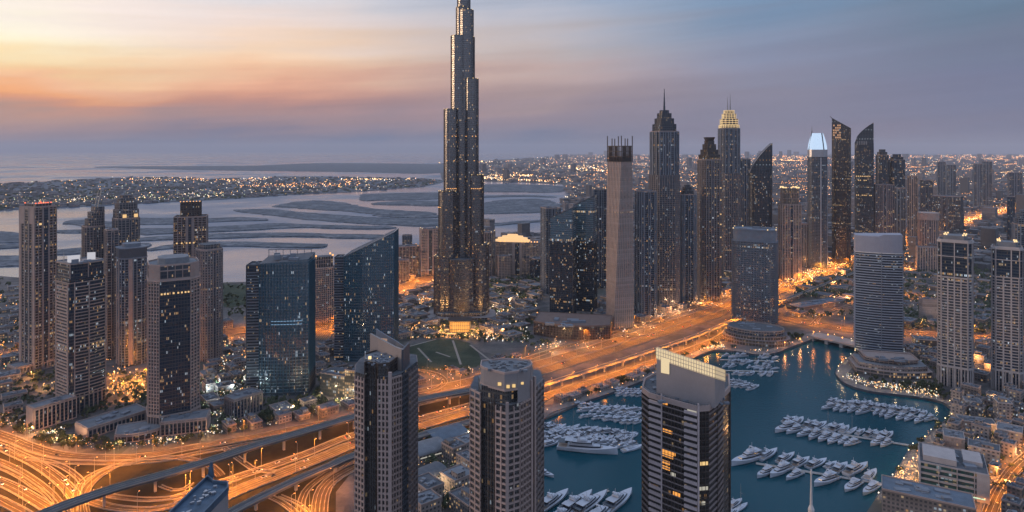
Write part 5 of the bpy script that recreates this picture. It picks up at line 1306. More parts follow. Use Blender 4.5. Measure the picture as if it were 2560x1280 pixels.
# ------------------------------------------------------------------ street lamps (sodium) -- the light of the roads
SOD = (1, .30, .018)
def lampmesh(h, arm):
    mb = MB(); mb.prism(ell(.45, .45, 6), 0, h, 0, poly2=ell(.24, .24, 6)); mb.bar((0, 0, h-.2), (0, -arm, h+.5), .2)
    o = mb.obj('street_lamp', M['pole']); me = o.data; bpy.data.objects.remove(o)
    mb = MB(); mb.box(0, -arm, h+.35, .55, 1.1, .25); o = mb.obj('lamp_head', M['sod']); m2 = o.data; bpy.data.objects.remove(o)
    return me, m2
M['sod'] = lamp('sodium_lamp', (1,.42,.12), 2.6)
LM = {}
LAMPK = 46000
def place_lamps():
    DK = [(p.x, p.y) for pts in (FA, FB) for p in wpath(pts, 10, 8)]
    far = MB(); kept = 0
    for x, y, zb, h, pw, yaw in sorted(LAMPS, key=lambda q: q[1]):
        if y < 330: continue
        px = CX+FP*x/y
        if px < -260 or px > 2800: continue
        if zb < 3 and any((a-x)**2+(b-y)**2 < 15**2 for a, b in DK): continue
        big = pw > 2.5
        hh = h*(1.6 if big else 1)
        key = (round(hh, 1),)
        if key not in LM: LM[key] = lampmesh(hh, 2.6)
        me, m2 = LM[key]
        kept += 1
        if kept > 296:
            far.prism(mv(ell(.45, .45, 6), x, y), zb, zb+hh, 0, poly2=mv(ell(.24, .24, 6), x, y)); a = yaw+math.pi/2; far.box(x+2.6*math.sin(a), y-2.6*math.cos(a), zb+hh+.3, .6, 1.2, .3, a, 1)
            light('lamp_light', 'SPOT', (x+2.6*math.sin(a), y-2.6*math.cos(a), zb+hh+.1), LAMPK*pw, SOD, None, 1.0, 160, .5); continue
        o = bpy.data.objects.new('street_lamp', me); COL.objects.link(o); o.location = (x, y, zb); o.rotation_euler.z = yaw+math.pi/2
        o['category'] = 'street lamp'; o['group'] = 'sodium street lamps along the roads'
        o['label'] = 'tall sodium street lamp standing beside the interchange roads' if px < 1200 else 'tall sodium street lamp standing beside the long highway or canal road'
        c = bpy.data.objects.new('lamp_head', m2); COL.objects.link(c); c.parent = o
        light('lamp_light', 'SPOT', (0, -2.6, hh+.1), LAMPK*pw, SOD, o, 1.0, 160, .5)
    far.obj('distant_street_lamps', [M['pole'], M['sod']], kind='stuff', label='rows of small street lamps along the far highway', category='street lamps')
place_lamps()
print('LAMPS', len(LAMPS), 'LIGHTS', sum(o.type == 'LIGHT' for o in bpy.data.objects))

# ------------------------------------------------------------------ yachts
def loft(mb, secs, m=0, cap=True):
    b = len(mb.v); n = len(secs[0])
    for s in secs: mb.v += s
    for i in range(len(secs)-1):
        for j in range(n-1): mb.face((b+i*n+j, b+i*n+j+1, b+(i+1)*n+j+1, b+(i+1)*n+j), None, m)
    if cap:
        mb.face(tuple(b+j for j in range(n)), None, m)
        for i in range(len(secs)-1):   # deck
            mb.face((b+i*n, b+(i+1)*n, b+(i+1)*n+n-1, b+i*n+n-1), None, m)
def plan(x0, x1, w, taper, z0, z1, mb, m=0, rake=.0, k=8):
    """deckhouse: plan narrowing to the bow (+X), sloping front"""
    p = [];
    for i in range(k+1):
        f = i/k; p.append((x0+(x1-x0)*f, w/2*(1-taper*f**2.2)))
    low = [(x, -y) for x, y in p]+[(x, y) for x, y in reversed(p)]
    L = x1-x0; up = [(x0+(x-x0)*(1-rake)+L*.01, y*.93) for x, y in low]
    mb.prism(low, z0, z1, m, poly2=up)
def make_yacht(kind):
    """unit design 24 m long, bow along +X"""
    L = 24.0; B = 5.8 if kind != 2 else 4.6; mats = [M['boat']]
    h = MB(); secs = []
    for i in range(13):
        f = i/12; x = -L/2+L*f
        w = B/2*(1 if f < .45 else max(.03, 1-((f-.45)/.55)**2.3)); sh = 1.7+1.3*f**2; ch = w*(.86 if f < .5 else .86-.45*(f-.5))
        secs.append([(x, -w, sh), (x+ (.25 if f > .9 else 0), -ch, .35), (x, -ch*.55, -.5), (x, ch*.55, -.5), (x, ch, .35), (x, w, sh)])
    loft(h, secs)
    hull = h.obj('yacht', M['boathull'] if kind == 3 else M['boat']); me = {'hull': hull.data}; bpy.data.objects.remove(hull)
    parts = []
    def part(nm, mb, mat):
        o = mb.obj(nm, mat); parts.append((nm, o.data)); bpy.data.objects.remove(o)
    d = MB(); d.box(-L*.41, 0, 1.78, L*.14, B*.84, .12); d.box(L*.28, 0, 2.1, L*.10, B*.34, .35); part('deck', d, M['boatdeck'])
    if kind == 2:   # sailing boat
        s = MB(); plan(-L*.2, L*.2, B*.55, .6, 1.7, 2.7, s, rake=.15); part('cabin', s, M['boat'])
        s = MB(); s.prism(ell(.35, .35, 6), 1.9, 27, poly2=ell(.16, .16, 6)); s.bar((0, 0, 4), (-L*.35, 0, 3.8), .35); s.bar((0, -1.4, 17), (0, 1.4, 17), .12); part('mast', s, M['pole'])
    else:
        s = MB(); plan(-L*.30, L*.26, B*.80, .55, 1.8, 3.1, s, rake=.10)
        plan(-L*.26, L*.10, B*.70, .40, 3.35, 4.4, s, rake=.14)
        if kind != 1: plan(-L*.16, L*.00, B*.55, .3, 4.65, 5.4, s, rake=.2)
        s.box(-L*.30, 0, 4.42, L*.14, B*.70, .15); part('superstructure', s, M['boat'])
        g = MB(); plan(-L*.295, L*.235, B*.83, .55, 2.3, 2.95, g, rake=.03); plan(-L*.255, L*.085, B*.73, .4, 3.7, 4.2, g, rake=.04); part('windows', g, M['boatglass'])
        r = MB(); 
        for sy in (-1, 1): r.bar((-L*.10, sy*B*.25, 4.6), (-L*.15, sy*B*.18, 6.6), .3)
        r.box(-L*.15, 0, 6.5, 1.1, B*.42, .25); r.prism(mv(ell(.16, .16, 6), -L*.15, 0), 6.6, 9); part('radar_arch', r, M['boat'])
        if kind == 0:
            c = MB(); c.box(-L*.40, 0, 3.5, L*.17, B*.8, .12); part('awning', c, M['boatglass'])
    return me['hull'], parts
YK = [make_yacht(k) for k in range(4)]
YN = [0]
ORD = ['first','second','third','fourth','fifth','sixth','seventh','eighth','ninth','tenth','eleventh','twelfth','thirteenth','fourteenth','fifteenth','sixteenth','seventeenth','eighteenth','nineteenth','twentieth']
def yacht(px, py, L, head, kind=0, label='', group=None, name='yacht', b=1.0):
    me, parts = YK[kind]; p = W(px, py, -2.2); s = L/24
    o = bpy.data.objects.new(name, me); COL.objects.link(o); o.location = (p.x, p.y, -2.2); o.rotation_euler.z = head; sz = s**.8; o.scale = (s, s*b*(1.2 if L < 30 else 1.05)*rv.uniform(.92, 1.12), sz*rv.uniform(.88, 1.22))
    o['category'] = 'yacht'; o['label'] = label; o['group'] = group or 'yachts moored in the basin'
    for nm, m in parts:
        c = bpy.data.objects.new(nm, m); COL.objects.link(c); c.parent = o
    YN[0] += 1
rv = random.Random(5)
rr = random.Random(21)
SW, NE = R(215), R(38)       # bow towards lower left / upper right of the photo
def rowof(lst, head, lab, L=None, side=''):
    for i, it in enumerate(lst):
        px, py, l = it[:3]; k = it[3] if len(it) > 3 else rr.choice((0, 0, 1, 1, 3 if i % 2 else 0))
        size = 'large' if l > 29 else ('small' if l < 20 else 'mid-sized')
        n = ORD[i] if i < 20 else 'later'
        yacht(px, py, l, head+rr.uniform(-.12, .12), k, f'{size} {"dark-hulled" if k == 3 else "white"} {"sailing yacht" if k == 2 else "motor yacht"}, {n} from the left {lab}', 'yachts along the jetties of the basin')
rowof([(1868,1152,44,0),(1912,1186,25,1),(1950,1182,33,0),(1985,1192,25,1),(2064,1205,34,0),(2130,1218,28,0),(2176,1226,30,1)], SW, 'on the near side of the front jetty')
rowof([(1921,1140,32,1),(1966,1148,30,0),(2003,1160,28,0),(2043,1162,30,0),(2078,1165,20,1),(2102,1172,27,0),(2142,1178,36,0),(2177,1190,27,1)], NE, 'on the far side of the front jetty')
rowof([(1963,1074,34,0),(1985,1079,26,1),(2011,1087,24,1),(2036,1092,27,0),(2060,1098,25,0),(2084,1102,27,0),(2108,1105,22,1),(2128,1110,24,0),(2194,1108,27,0),(2214,1112,22,1)], SW, 'on the near side of the middle jetty')
rowof([(1975,1052,24,0),(1996,1056,26,1),(2026,1062,24,0),(2048,1066,28,0),(2070,1069,22,2),(2092,1073,26,0),(2112,1077,24,1),(2130,1080,22,2),(2152,1082,20,1),(2178,1088,24,0),(2196,1090,22,1),(2218,1092,24,0)], NE, 'on the far side of the middle jetty')
rowof([(2070,1020,24,0),(2092,1024,20,1),(2110,1027,18,1),(2128,1028,20,0),(2155,1032,26,0),(2190,1034,18,1),(2206,1038,18,0),(2222,1042,22,1),(2250,1046,22,0),(2272,1048,22,1),(2298,1052,26,0),(2322,1050,20,1)], SW, 'on the near side of the back jetty')
rowof([(2082,1004,22,0),(2098,1008,18,1),(2116,1010,20,0),(2134,1011,22,1),(2150,1012,20,0),(2166,1013,24,1),(2184,1016,20,0),(2200,1018,22,1),(2216,1022,20,0),(2234,1024,22,1),(2252,1026,20,0),(2270,1029,22,1),(2290,1032,20,0),(2310,1036,18,1)], NE, 'on the far side of the back jetty')
LAB4 = 'small white boat in the crowded moorings below the round podium'
for i in range(42):
    f = rr.random(); g = i % 4
    px = 1808+f*130; py = (892, 905, 919, 934)[g]+ (px-1808)*(.02)+rr.uniform(-3, 3)
    yacht(px, py, rr.uniform(12, 20), (SW, NE)[g % 2]+rr.uniform(-.3, .3), rr.choice((0, 1, 1, 1, 2)), LAB4, 'small boats below the round podium')
for i in range(14):
    px = 1822+i*5; py = 962+(i % 3)*5+rr.uniform(-2, 2)+i*.8; yacht(px, py-8, rr.uniform(12, 20), R(20)+rr.uniform(-.3, .3), rr.choice((0, 1)), 'small white boat moored close behind the tower with the gold screen', 'small boats behind the gold screen')
for i in range(30):
    f = i/29; g = i % 3; px = 1452+f*148+rr.uniform(-5, 5); py = (1012, 1026, 1040)[g]+f*18+rr.uniform(-3, 3)
    yacht(px, py, rr.uniform(14, 22), R(30)+rr.uniform(-.25, .25)+(math.pi if g == 1 else 0), rr.choice((0, 1, 1)), 'small white boat in the upper left moorings between the two foreground towers', 'boats in the upper left moorings')
for i in range(12):
    px = 1545+i*5+rr.uniform(-4, 4); py = 975+(i % 3)*7+rr.uniform(-2, 2); yacht(px, py, rr.uniform(12, 18), R(35), rr.choice((0, 1)), 'small boat by the quay beside the highway', 'boats by the highway quay')
for i in range(52):
    f = (i//3)/17; g = i % 3; px = 1362+f*225+rr.uniform(-6, 6); py = (1070, 1085, 1100)[g]+f*18+rr.uniform(-4, 4)
    yacht(px, py, rr.uniform(14, 24), R(30)+rr.uniform(-.3, .3)+(math.pi if g == 2 else 0), rr.choice((0, 0, 1, 1, 2)), 'white boat in the dense lower left moorings behind the long superyacht', 'boats behind the long superyacht')
yacht(1468, 1128, 60, R(-14), 0, 'very long white superyacht lying alongside the lower left moorings', 'yachts moored in the basin', 'superyacht', .75)
yacht(1582, 1124, 26, R(25), 2, 'sailing yacht moored right of the long superyacht', 'yachts moored in the basin')
yacht(1376, 1112, 24, R(25), 1, 'white motor yacht left of the superyacht, by the middle tower', 'yachts moored in the basin')
yacht(1363, 1186, 20, R(-40), 1, 'stern of a white boat showing past the middle foreground tower', 'yachts moored in the basin')
for i, (x, y, l, k, lb) in enumerate(((1385,1256,40,0,'leftmost large yacht of the bottom row, bow up and right'),(1442,1262,46,0,'second large yacht of the bottom row, twin pale decks'),(1478,1262,46,0,'third large yacht of the bottom row, widest deckhouse'),(1548,1256,42,0,'rightmost large yacht of the bottom row, bow towards the gold-screen tower'),(1410,1290,38,0,'yacht cut by the bottom edge between the first two large ones'),(1505,1290,38,1,'yacht cut by the bottom edge between the last two large ones'))):
    yacht(x, y, l, R(48)+rr.uniform(-.05, .05), k, lb, 'large yachts in the bottom row', b=1.0)
for i, (x, y) in enumerate(((1838,1262),(1852,1272),(1832,1285))): yacht(x, y, 20, NE, 2 if i == 1 else 1, ('white boat just right of the gold-screen tower at the bottom', 'sailing boat just right of the gold-screen tower', 'boat cut by the bottom edge beside the gold-screen tower')[i], 'boats at the bottom right of the gold-screen tower')
print('YACHTS', YN[0])
def jetty(label, a, b, w=4):
    p, q = W(*a, -1.4), W(*b, -1.4); root = empty('jetty', label, 'jetty', (p.x, p.y, 0), 0); d = q-p
    mb = MB(); mb.bar((0, 0, -1.5), (d.x, d.y, -1.5), w, .5); mb.obj('walkway', M['wood'], root)
    n = int(d.length/14); lf = MB()
    for i in range(n+1):
        c = d*(i/max(1, n)); pm = MB(); pm.prism(mv(ell(.5, .5, 6), c.x, c.y), -3.2, .2); pm.obj('pile', M['pole'], root)
    return root
jetty('front jetty between two rows of the largest yachts', (1890,1158), (2220,1212)); jetty('middle jetty reaching the right quay', (1968,1064), (2292,1116)); jetty('back jetty with the tightest row of boats', (2072,1012), (2345,1048))
jetty('jetty in the upper left moorings', (1445,1018), (1600,1044)); jetty('jetty in the lower left moorings', (1362,1080), (1590,1108)); jetty('upper jetty below the round podium', (1800,899), (1945,903)); jetty('lower jetty below the round podium', (1800,926), (1945,929)); jetty('jetty at the bottom between the large yachts', (1360,1300), (1520,1225))
# lamp posts standing in the basin / flag mast
for lb, x, yt, yb in (('tall white tapering mast with a ball top rising in front of the front jetty', 2028, 1182, 1330),):
    dd = 470; X = (x-CX)/FP*dd; root = empty('white_mast', lb, 'mast', (X, dd, 0))
    mb = MB(); z1 = zt(yt, dd); mb.prism(ell(5.6, 5.6, 12), 0, zt(1272, dd), 0, poly2=ell(4.2, 4.2, 12)); mb.prism(ell(4.2, 4.2, 12), zt(1272, dd), zt(1262, dd), 0, poly2=ell(1.9, 1.9, 12)); mb.prism(ell(1.9, 1.9, 12), zt(1262, dd), z1-1, 0, poly2=ell(.9, .9, 12)); mb.obj('shaft', M['white'], root)
    mb = MB(); mb.prism(ell(1.7, 1.7, 10), z1-1, z1+.8); mb.prism(ell(1.2, 1.2, 10), z1+.8, z1+2.2); mb.obj('ball_top', M['white'], root)

# ------------------------------------------------------------------ low buildings
def inpoly(x, y, P):
    c = False; n = len(P)
    for i in range(n):
        a, b = P[i], P[i-1]
        if (a[1] > y) != (b[1] > y) and x < (b[0]-a[0])*(y-a[1])/(b[1]-a[1])+a[0]: c = not c
    return c
BP = [(p.x, p.y) for p in basin]
PKP = [(p.x, p.y) for p in park]
def free(x, y, r):
    for a, b, q in FEET:
        if (a-x)**2+(b-y)**2 < (q+r)**2: return False
    for a, b, q in ROADPTS:
        if (a-x)**2+(b-y)**2 < (q+r)**2: return False
    for dx, dy in ((0,0),(r,0),(-r,0),(0,r),(0,-r)):
        if inpoly(x+dx, y+dy, BP) or inpoly(x+dx, y+dy, PKP): return False
    return True
def lowb(x, y, w, d, h, rz, mat, roof, label, name='low_building', group=None, seed=0, detail=True, trim='stone'):
    r = random.Random(seed); root = empty(name, label, 'building', (x, y, 0), rz, group)
    mb = MB(); p = rect(w, d); mb.prism(p, .05, h, 0, mt=1); mb.obj('walls', [M[mat], M[roof]], root)
    f = MB(); ringwall(f, off(p, .25), h-.5, h+.9, .5); f.obj('parapet', M[trim], root)
    if detail:
        q = MB(); plant(q, p, h, 11, 0, 2.2, r); q.obj('roof_plant', M['grey'], root)
        if r.random() < .5:
            mb = MB(); pp = mv(rect(w*r.uniform(.3,.5), d*r.uniform(.3,.5)), w*r.uniform(-.2,.2), d*r.uniform(-.2,.2)); mb.prism(pp, h-.1, h+r.uniform(3, 5), 0, mt=1); mb.obj('upper_storey', [M[mat], M[roof]], root)
    return root
ZONES = [
 ('on the dark ground left of the brown slab tower', [(-60,720),(46,720),(60,900),(60,1040),(-60,1010)], 24, (14,34), (5,14)),
 ('behind the front-left towers near the shore', [(140,720),(610,790),(610,860),(140,900)], 24, (14,30), (5,14)),
 ('between the octagonal tower and the teal glass tower', [(505,850),(615,860),(640,1075),(525,1090)], 34, (12,28), (4,12)),
 ('between the two teal glass towers and the interchange', [(795,850),(890,905),(890,1025),(655,1075),(655,1050),(795,985)], 36, (12,28), (4,12)),
 ('left of the foot of the tallest tower', [(985,690),(1095,690),(1095,845),(985,845)], 28, (16,36), (4,11)),
 ('right of the foot of the tallest tower', [(1215,690),(1345,700),(1345,845),(1215,845)], 32, (16,36), (4,11)),
 ('in the strip between the highway and its row of towers', [(1500,760),(1830,700),(1830,740),(1640,800),(1500,845)], 32, (14,30), (5,14)),
 ('around the park lawn', [(1000,918),(1200,918),(1350,870),(1190,960),(1050,975)], 8, (10,20), (4,7)),
 ('between the left and middle foreground towers', [(1045,1075),(1175,1068),(1175,1290),(1045,1290)], 12, (16,30), (7,16)),
 ('beyond the head of the basin', [(1985,690),(2130,660),(2130,790),(1985,795)], 12, (20,44), (5,12)),
 ('among the trees right of the striped tower', [(2258,685),(2560,680),(2560,830),(2258,822)], 44, (16,34), (5,12)),
 ('behind the curved quay', [(2250,870),(2345,860),(2345,965),(2270,950)], 8, (14,26), (6,14)),
 ('between the two grid towers', [(2435,860),(2480,860),(2480,990),(2435,985)], 6, (14,24), (6,18)),
 ('on the waterfront at the right edge', [(2395,995),(2640,985),(2640,1160),(2330,1130),(2385,1060)], 64, (9,18), (6,17)),
 ('beside the orange street at the bottom right', [(2470,1120),(2640,1090),(2640,1330),(2480,1330)], 18, (9,16), (7,15)),
 ('on the quay between the highway and the moorings', [(1370,1015),(1600,930),(1720,880),(1740,880),(1600,945),(1440,1000)], 10, (10,18), (4,7)),
]
def zones():
    r = random.Random(5); sizes = ('small','mid-sized','wide')
    for zi, (place, poly, n, ws, hs) in enumerate(ZONES):
        xs = [p[0] for p in poly]; ys = [p[1] for p in poly]; done = 0; tries = 0
        P = [(p.x, p.y) for p in PX(poly)]; X = [p[0] for p in P]; Y = [p[1] for p in P]
        while done < n and tries < 900:
            tries += 1; px, py = r.uniform(min(xs), max(xs)), r.uniform(min(ys), max(ys))
            if not inpoly(px, py, poly): continue
            q = W(px, py); w, d, h = r.uniform(*ws), r.uniform(*ws)*.75, r.uniform(*hs)
            if not free(q.x, q.y, max(w, d)*.55): continue
            FEET.append((q.x, q.y, max(w, d)*.6)); pale = r.random() < .45
            kind = sizes[0 if w < ws[0]+(ws[1]-ws[0])*.33 else (1 if w < ws[0]+(ws[1]-ws[0])*.66 else 2)]
            lowb(q.x, q.y, w, d, h, R(r.choice((40, 42, 38, -50, -48))), 'low2' if pale else 'low', r.choice(('roof','roof','proof')), f'{kind} {"pale" if pale else "brown-grey"} flat-roofed low building {place}', group='low buildings '+place, seed=done+zi*50, detail=q.y < 1300)
            done += 1
def special():
    def at(a, b, depth, h, name, label, mat, roof='roof', trim='stone', **k):
        p, q = W(*a), W(*b); e = q-p; rz = math.atan2(e.y, e.x); n = Vector((-e.y, e.x, 0)).normalized(); c = (p+q)/2+n*depth/2
        FEET.append((c.x, c.y, max(e.length, depth)*.55)); return lowb(c.x, c.y, e.length, depth, h, rz, mat, roof, label, name, trim=trim, **k), e.length
    o, L = at((2300,1222),(2472,1260),44,24,'waterfront_block','big beige block with green lit floors behind dark ribbon windows','gl_green','roof','stone3')
    mb = MB(); P = rect(L, 44); bands(mb, P, 4.5, 24, 4.9, 1.7, .8)
    for f in (0, .28, .55, .8, 1):
        x, y = edge_pt(P, 0, f, .7); mb.box(x, y, .1, 1.2 if f in (0, 1) else .6, 1.4, 24)
    mb.box(L/2-4, -22.3, .1, 9, 1.6, 24.4); mb.obj('floor_band_slabs', M['stone3'], o)  # floor bands together with piers and the corner block
    mb = MB(); mb.box(-L*.2, -4, 23.9, L*.5, 26, 5); mb.box(L*.3, 4, 23.9, L*.28, 24, 4); mb.obj('upper_storey', M['stone3'], o)
    mb = MB(); mb.box(0, -23.4, 3.0, L*.9, .4, .8); mb.obj('lit_arcade', M['lg_soft'], o)
    at((2205,1290),(2440,1345),26,22,'waterfront_block','flat blue-grey roof filling the bottom edge at the right of the basin','low','navyroof2','stone',seed=9)
    at((2360,1130),(2412,1140),20,16,'waterfront_block','square pink stone block with two dark windows by the quay','twist','proof','stone3',seed=2)
    at((2496,1062),(2532,1066),16,24,'waterfront_block','taller narrow pink block near the right edge','low2','proof','stone3',seed=3)
    at((2492,1108),(2556,1122),20,15,'waterfront_block','pink block with an orange lit front near the right edge','low2','proof','stone3',seed=4)
    at((2400,1072),(2492,1084),16,9,'waterfront_block','long low terrace behind the square pink block','low2','roof','stone3',seed=5)
    at((2412,1030),(2455,1036),14,13,'waterfront_block','beige corner block with a lit front below the first grid tower','low2','proof','stone3',seed=6)
    at((2420,1150),(2500,1168),18,14,'waterfront_block','cluttered rooftop block behind the green lit building','low2','roof','stone3',seed=7)
    at((2290,868),(2345,872),20,12,'office_block','low office beyond the curved quay','gl_lit','roof','stone3',seed=8)
    # glowing block right of first teal tower (left of foreground tower one)
    at((800,985),(888,1000),22,26,'office_block','lit office block with glowing windows left of the left foreground tower','gl_lit','roof','stone',seed=11)
    at((862,1000),(892,1004),14,36,'office_block','slim block with bright yellow windows beside the left foreground tower','gl_lit2','roof','stone',seed=12)
    at((1810,700),(1838,705),16,22,'office_block','small white lit box office beside the highway','gl_lit2','proof','white',seed=13)
    at((1322,800),(1400,812),20,8,'building','low lit pavilion left of the curved brown podium','gl_gold','roof','stone',seed=14)
    at((2000,780),(2110,762),30,8,'hall','wide blue-roofed hall in the loop beyond the canal road','low','navyroof2','stone',seed=15)
    # vaulted roofs between foreground towers
    for i, (a, b, dep, h, lb) in enumerate((((1048,1160),(1118,1140),26,12,'pale barrel-vaulted hall between the left and middle foreground towers'),((1052,1226),(1120,1196),22,10,'dark grey vaulted shed with a strip of lit windows, below the pale vault'),((1090,1120),(1172,1098),30,9,'wide blue-grey shell roof beside the highway'))):
        p, q = W(*a), W(*b); e = q-p; rz = math.atan2(e.y, e.x); n = Vector((-e.y, e.x, 0)).normalized(); c = (p+q)/2+n*dep/2; L = e.length
        root = empty('vaulted_hall', lb, 'hall', (c.x, c.y, 0), rz); FEET.append((c.x, c.y, L*.55))
        mb = MB(); mb.prism(rect(L, dep), .05, h*.6); mb.obj('walls', M['low2'], root)
        v = MB(); k = 10
        for j in range(k+1):
            t = math.pi*j/k; v.v += [(-L/2-.5, -math.cos(t)*dep*.52, h*.6+math.sin(t)*h*.45), (L/2+.5, -math.cos(t)*dep*.52, h*.6+math.sin(t)*h*.45)]
        for j in range(k): v.face((2*j, 2*j+1, 2*j+3, 2*j+2))
        v.face(tuple(range(0, 2*k+2, 2))); v.face(tuple(range(2*k+1, 0, -2))); v.obj('vault_roof', M[('proof','roof','navyroof2')[i]], root)
        mb = MB(); mb.box(0, -dep/2-.2, h*.35, L*.9, .4, .9); mb.obj('lit_windows', M['wc'], root)
M['lg_soft'] = lamp('green_lit_arcade', (.72,1,.66), .9); M['navyroof2'] = solid('blue_grey_membrane_roof', (.10,.13,.17), .7, var=.5, scale=.1, fine=.4)
M['gl_lit2'] = glass('bright_yellow_windows', (.06,.06,.06), (.08,.08,.08), 2.6, 3.6, .9, e=2.6, cool=.1, rows=.3)
special(); zones()

# ------------------------------------------------------------------ trees
def treemesh(seed, palm=False):
    r = random.Random(seed); mb = MB()
    for i in range(5):
        a = r.uniform(0, 6.28); mb.bar((0, 0, 0 if i == 0 else 1.8), (math.cos(a)*(.2 if i == 0 else 1.4), math.sin(a)*(.2 if i == 0 else 1.4), 3.2), .35 if i == 0 else .18)
    t = mb.obj('trunk', M['trunk']); tm = t.data; bpy.data.objects.remove(t)
    c = MB()
    for k in range(9):
        a = r.uniform(0, 6.28); q = r.uniform(0, 1.9); cx, cy, cz = math.cos(a)*q, math.sin(a)*q, r.uniform(2.8, 5.2); rad = r.uniform(.8, 1.4)
        for j in range(11):
            u = Vector((r.gauss(0, 1), r.gauss(0, 1), r.gauss(0, .7))).normalized()*rad*r.uniform(.5, 1); n = Vector((r.gauss(0, 1), r.gauss(0, 1), r.gauss(0, 1)+.6)).normalized()
            s = n.orthogonal().normalized()*r.uniform(.35, .7); w = n.cross(s).normalized()*r.uniform(.3, .6); o = Vector((cx, cy, cz))+u; b = len(c.v)
            c.v += [tuple(o-s-w), tuple(o+s-w), tuple(o+s+w), tuple(o-s+w)]; c.face((b, b+1, b+2, b+3))
    o = c.obj('crown', M['leaf']); cm = o.data; bpy.data.objects.remove(o)
    return tm, cm, c
TREES = [treemesh(i) for i in range(5)]
TZ = [([(0,1060),(60,1092),(130,1122),(270,1130),(460,1112),(520,1095),(360,1105),(200,1098),(70,1062)], 90), ([(560,1090),(880,1020),(890,960),(680,1040),(520,1085)], 60), ([(1000,800),(1340,800),(1340,850),(1200,860),(1000,850)], 40),
      ([(1370,1020),(1600,935),(1760,872),(1800,860),(1600,948),(1440,1005)], 40), ([(2130,915),(2360,975),(2400,1010),(2350,1000),(2140,945)], 50), ([(1740,872),(1800,850),(1990,840),(2020,845),(1900,878),(1800,868)], 24), ([(2240,1150),(2300,1090),(2400,1020),(2560,1010),(2560,1050),(2320,1110),(2230,1200)], 40), ([(1010,1100),(1170,1080),(1170,1280),(1010,1280)], 30)]
def trees():
    r = random.Random(9); n = 0
    for zi, (poly, k) in enumerate(TZ):
        xs = [p[0] for p in poly]; ys = [p[1] for p in poly]; done = tries = 0
        while done < k and tries < 1200 and n < 300:
            tries += 1; px, py = r.uniform(min(xs), max(xs)), r.uniform(min(ys), max(ys))
            if not inpoly(px, py, poly): continue
            q = W(px, py)
            if not free(q.x, q.y, 1.5): continue
            tm, cm, _ = r.choice(TREES); s = r.uniform(.8, 1.5); o = bpy.data.objects.new('tree', tm); COL.objects.link(o); o.location = (q.x, q.y, 0); o.scale = (s, s, s*r.uniform(.8, 1.2)); o.rotation_euler.z = r.uniform(0, 6)
            c = bpy.data.objects.new('crown', cm); COL.objects.link(c); c.parent = o
            o['category'] = 'tree'; o['group'] = 'trees planted between buildings and roads'; o['label'] = 'small dark leafy tree planted between the roads and buildings'; done += 1; n += 1
trees()
# ------------------------------------------------------------------ uncountable things: tree cover, far city, its lights
def bulk(name, label, mats, mb): return mb.obj(name, mats, kind='stuff', label=label, category=name.replace('_', ' '))
def cover():
    r = random.Random(31); mb = MB()
    Z = [([(-60,700),(130,712),(330,716),(620,716),(620,790),(-60,900)], 700, 1), ([(640,880),(880,900),(880,1020),(640,1060)], 420, 0), ([(0,930),(620,930),(640,1080),(0,1080)], 800, 0), ([(990,760),(1340,760),(1340,850),(990,850)], 500, 0), ([(1215,690),(1345,690),(1345,760),(1215,760)], 150, 1),
         ([(2258,660),(2600,660),(2600,850),(2258,830)], 900, 1), ([(1990,690),(2130,660),(2130,790),(1990,800)], 200, 1), ([(2380,980),(2600,980),(2600,1280),(2300,1160)], 260, 0), ([(1045,1080),(1175,1070),(1175,1290),(1045,1290)], 150, 0), ([(1200,850),(1500,770),(1500,840),(1350,870)], 160, 0), ([(2420,600),(2600,580),(2600,690),(2420,690)], 300, 1), ([(1010,915),(1200,915),(1330,880),(1190,950)], 90, 0), ([(2240,880),(2345,870),(2345,980),(2240,960)], 120, 0)]
    for poly, n, far in Z:
        n = int(n*.55)
        xs = [p[0] for p in poly]; ys = [p[1] for p in poly]; tries = done = 0
        while done < n and tries < n*4:
            tries += 1; px, py = r.uniform(min(xs), max(xs)), r.uniform(min(ys), max(ys))
            if not inpoly(px, py, poly): continue
            q = W(px, py)
            if not free(q.x, q.y, 1.0): continue
            s = r.uniform(.7, 1.5)*(1.8 if far else 1); done += 1
            for k in range(7 if far else 12):
                o = Vector((q.x, q.y, 3.2*s))+Vector((r.gauss(0, 1.1), r.gauss(0, 1.1), r.gauss(0, .8)))*s; a = Vector((r.gauss(0,1), r.gauss(0,1), r.gauss(0,.6))).normalized()*s*r.uniform(.7, 1.3); b = a.orthogonal().normalized()*s*r.uniform(.6, 1.1); i = len(mb.v)
                mb.v += [tuple(o-a-b), tuple(o+a-b), tuple(o+a+b), tuple(o-a+b)]; mb.face((i, i+1, i+2, i+3))
    bulk('tree_cover', 'dark tree cover scattered over the ground between the towers', M['leaf'], mb)
cover()
def dot(mb, x, y, z, s, m):
    b = len(mb.v); mb.v += [(x-s, y, z), (x, y-s, z), (x+s, y, z), (x, y+s, z), (x, y, z+s*1.2), (x, y, z-s*1.2)]
    for t in ((0,1,4),(1,2,4),(2,3,4),(3,0,4),(1,0,5),(2,1,5),(3,2,5),(0,3,5)): mb.face(tuple(b+i for i in t), None, m)
MATL = ['fo','fy','fw','fg']
M['fo'] = lamp('far_orange_light', (1,.40,.11), 1.5); M['fy'] = lamp('far_yellow_light', (1,.62,.27), 1.4); M['fw'] = lamp('far_white_light', (.95,.90,.82), 1.1); M['fg'] = lamp('far_green_light', (.8,1,.6), .8)
for k_, c_, e_ in (('fo2',(1,.38,.10),6),('fy2',(1,.58,.24),5.5),('fw2',(1,.82,.62),4),('fg2',(.85,1,.6),2.2)): M[k_] = lamp('horizon_light_'+k_, c_, e_)
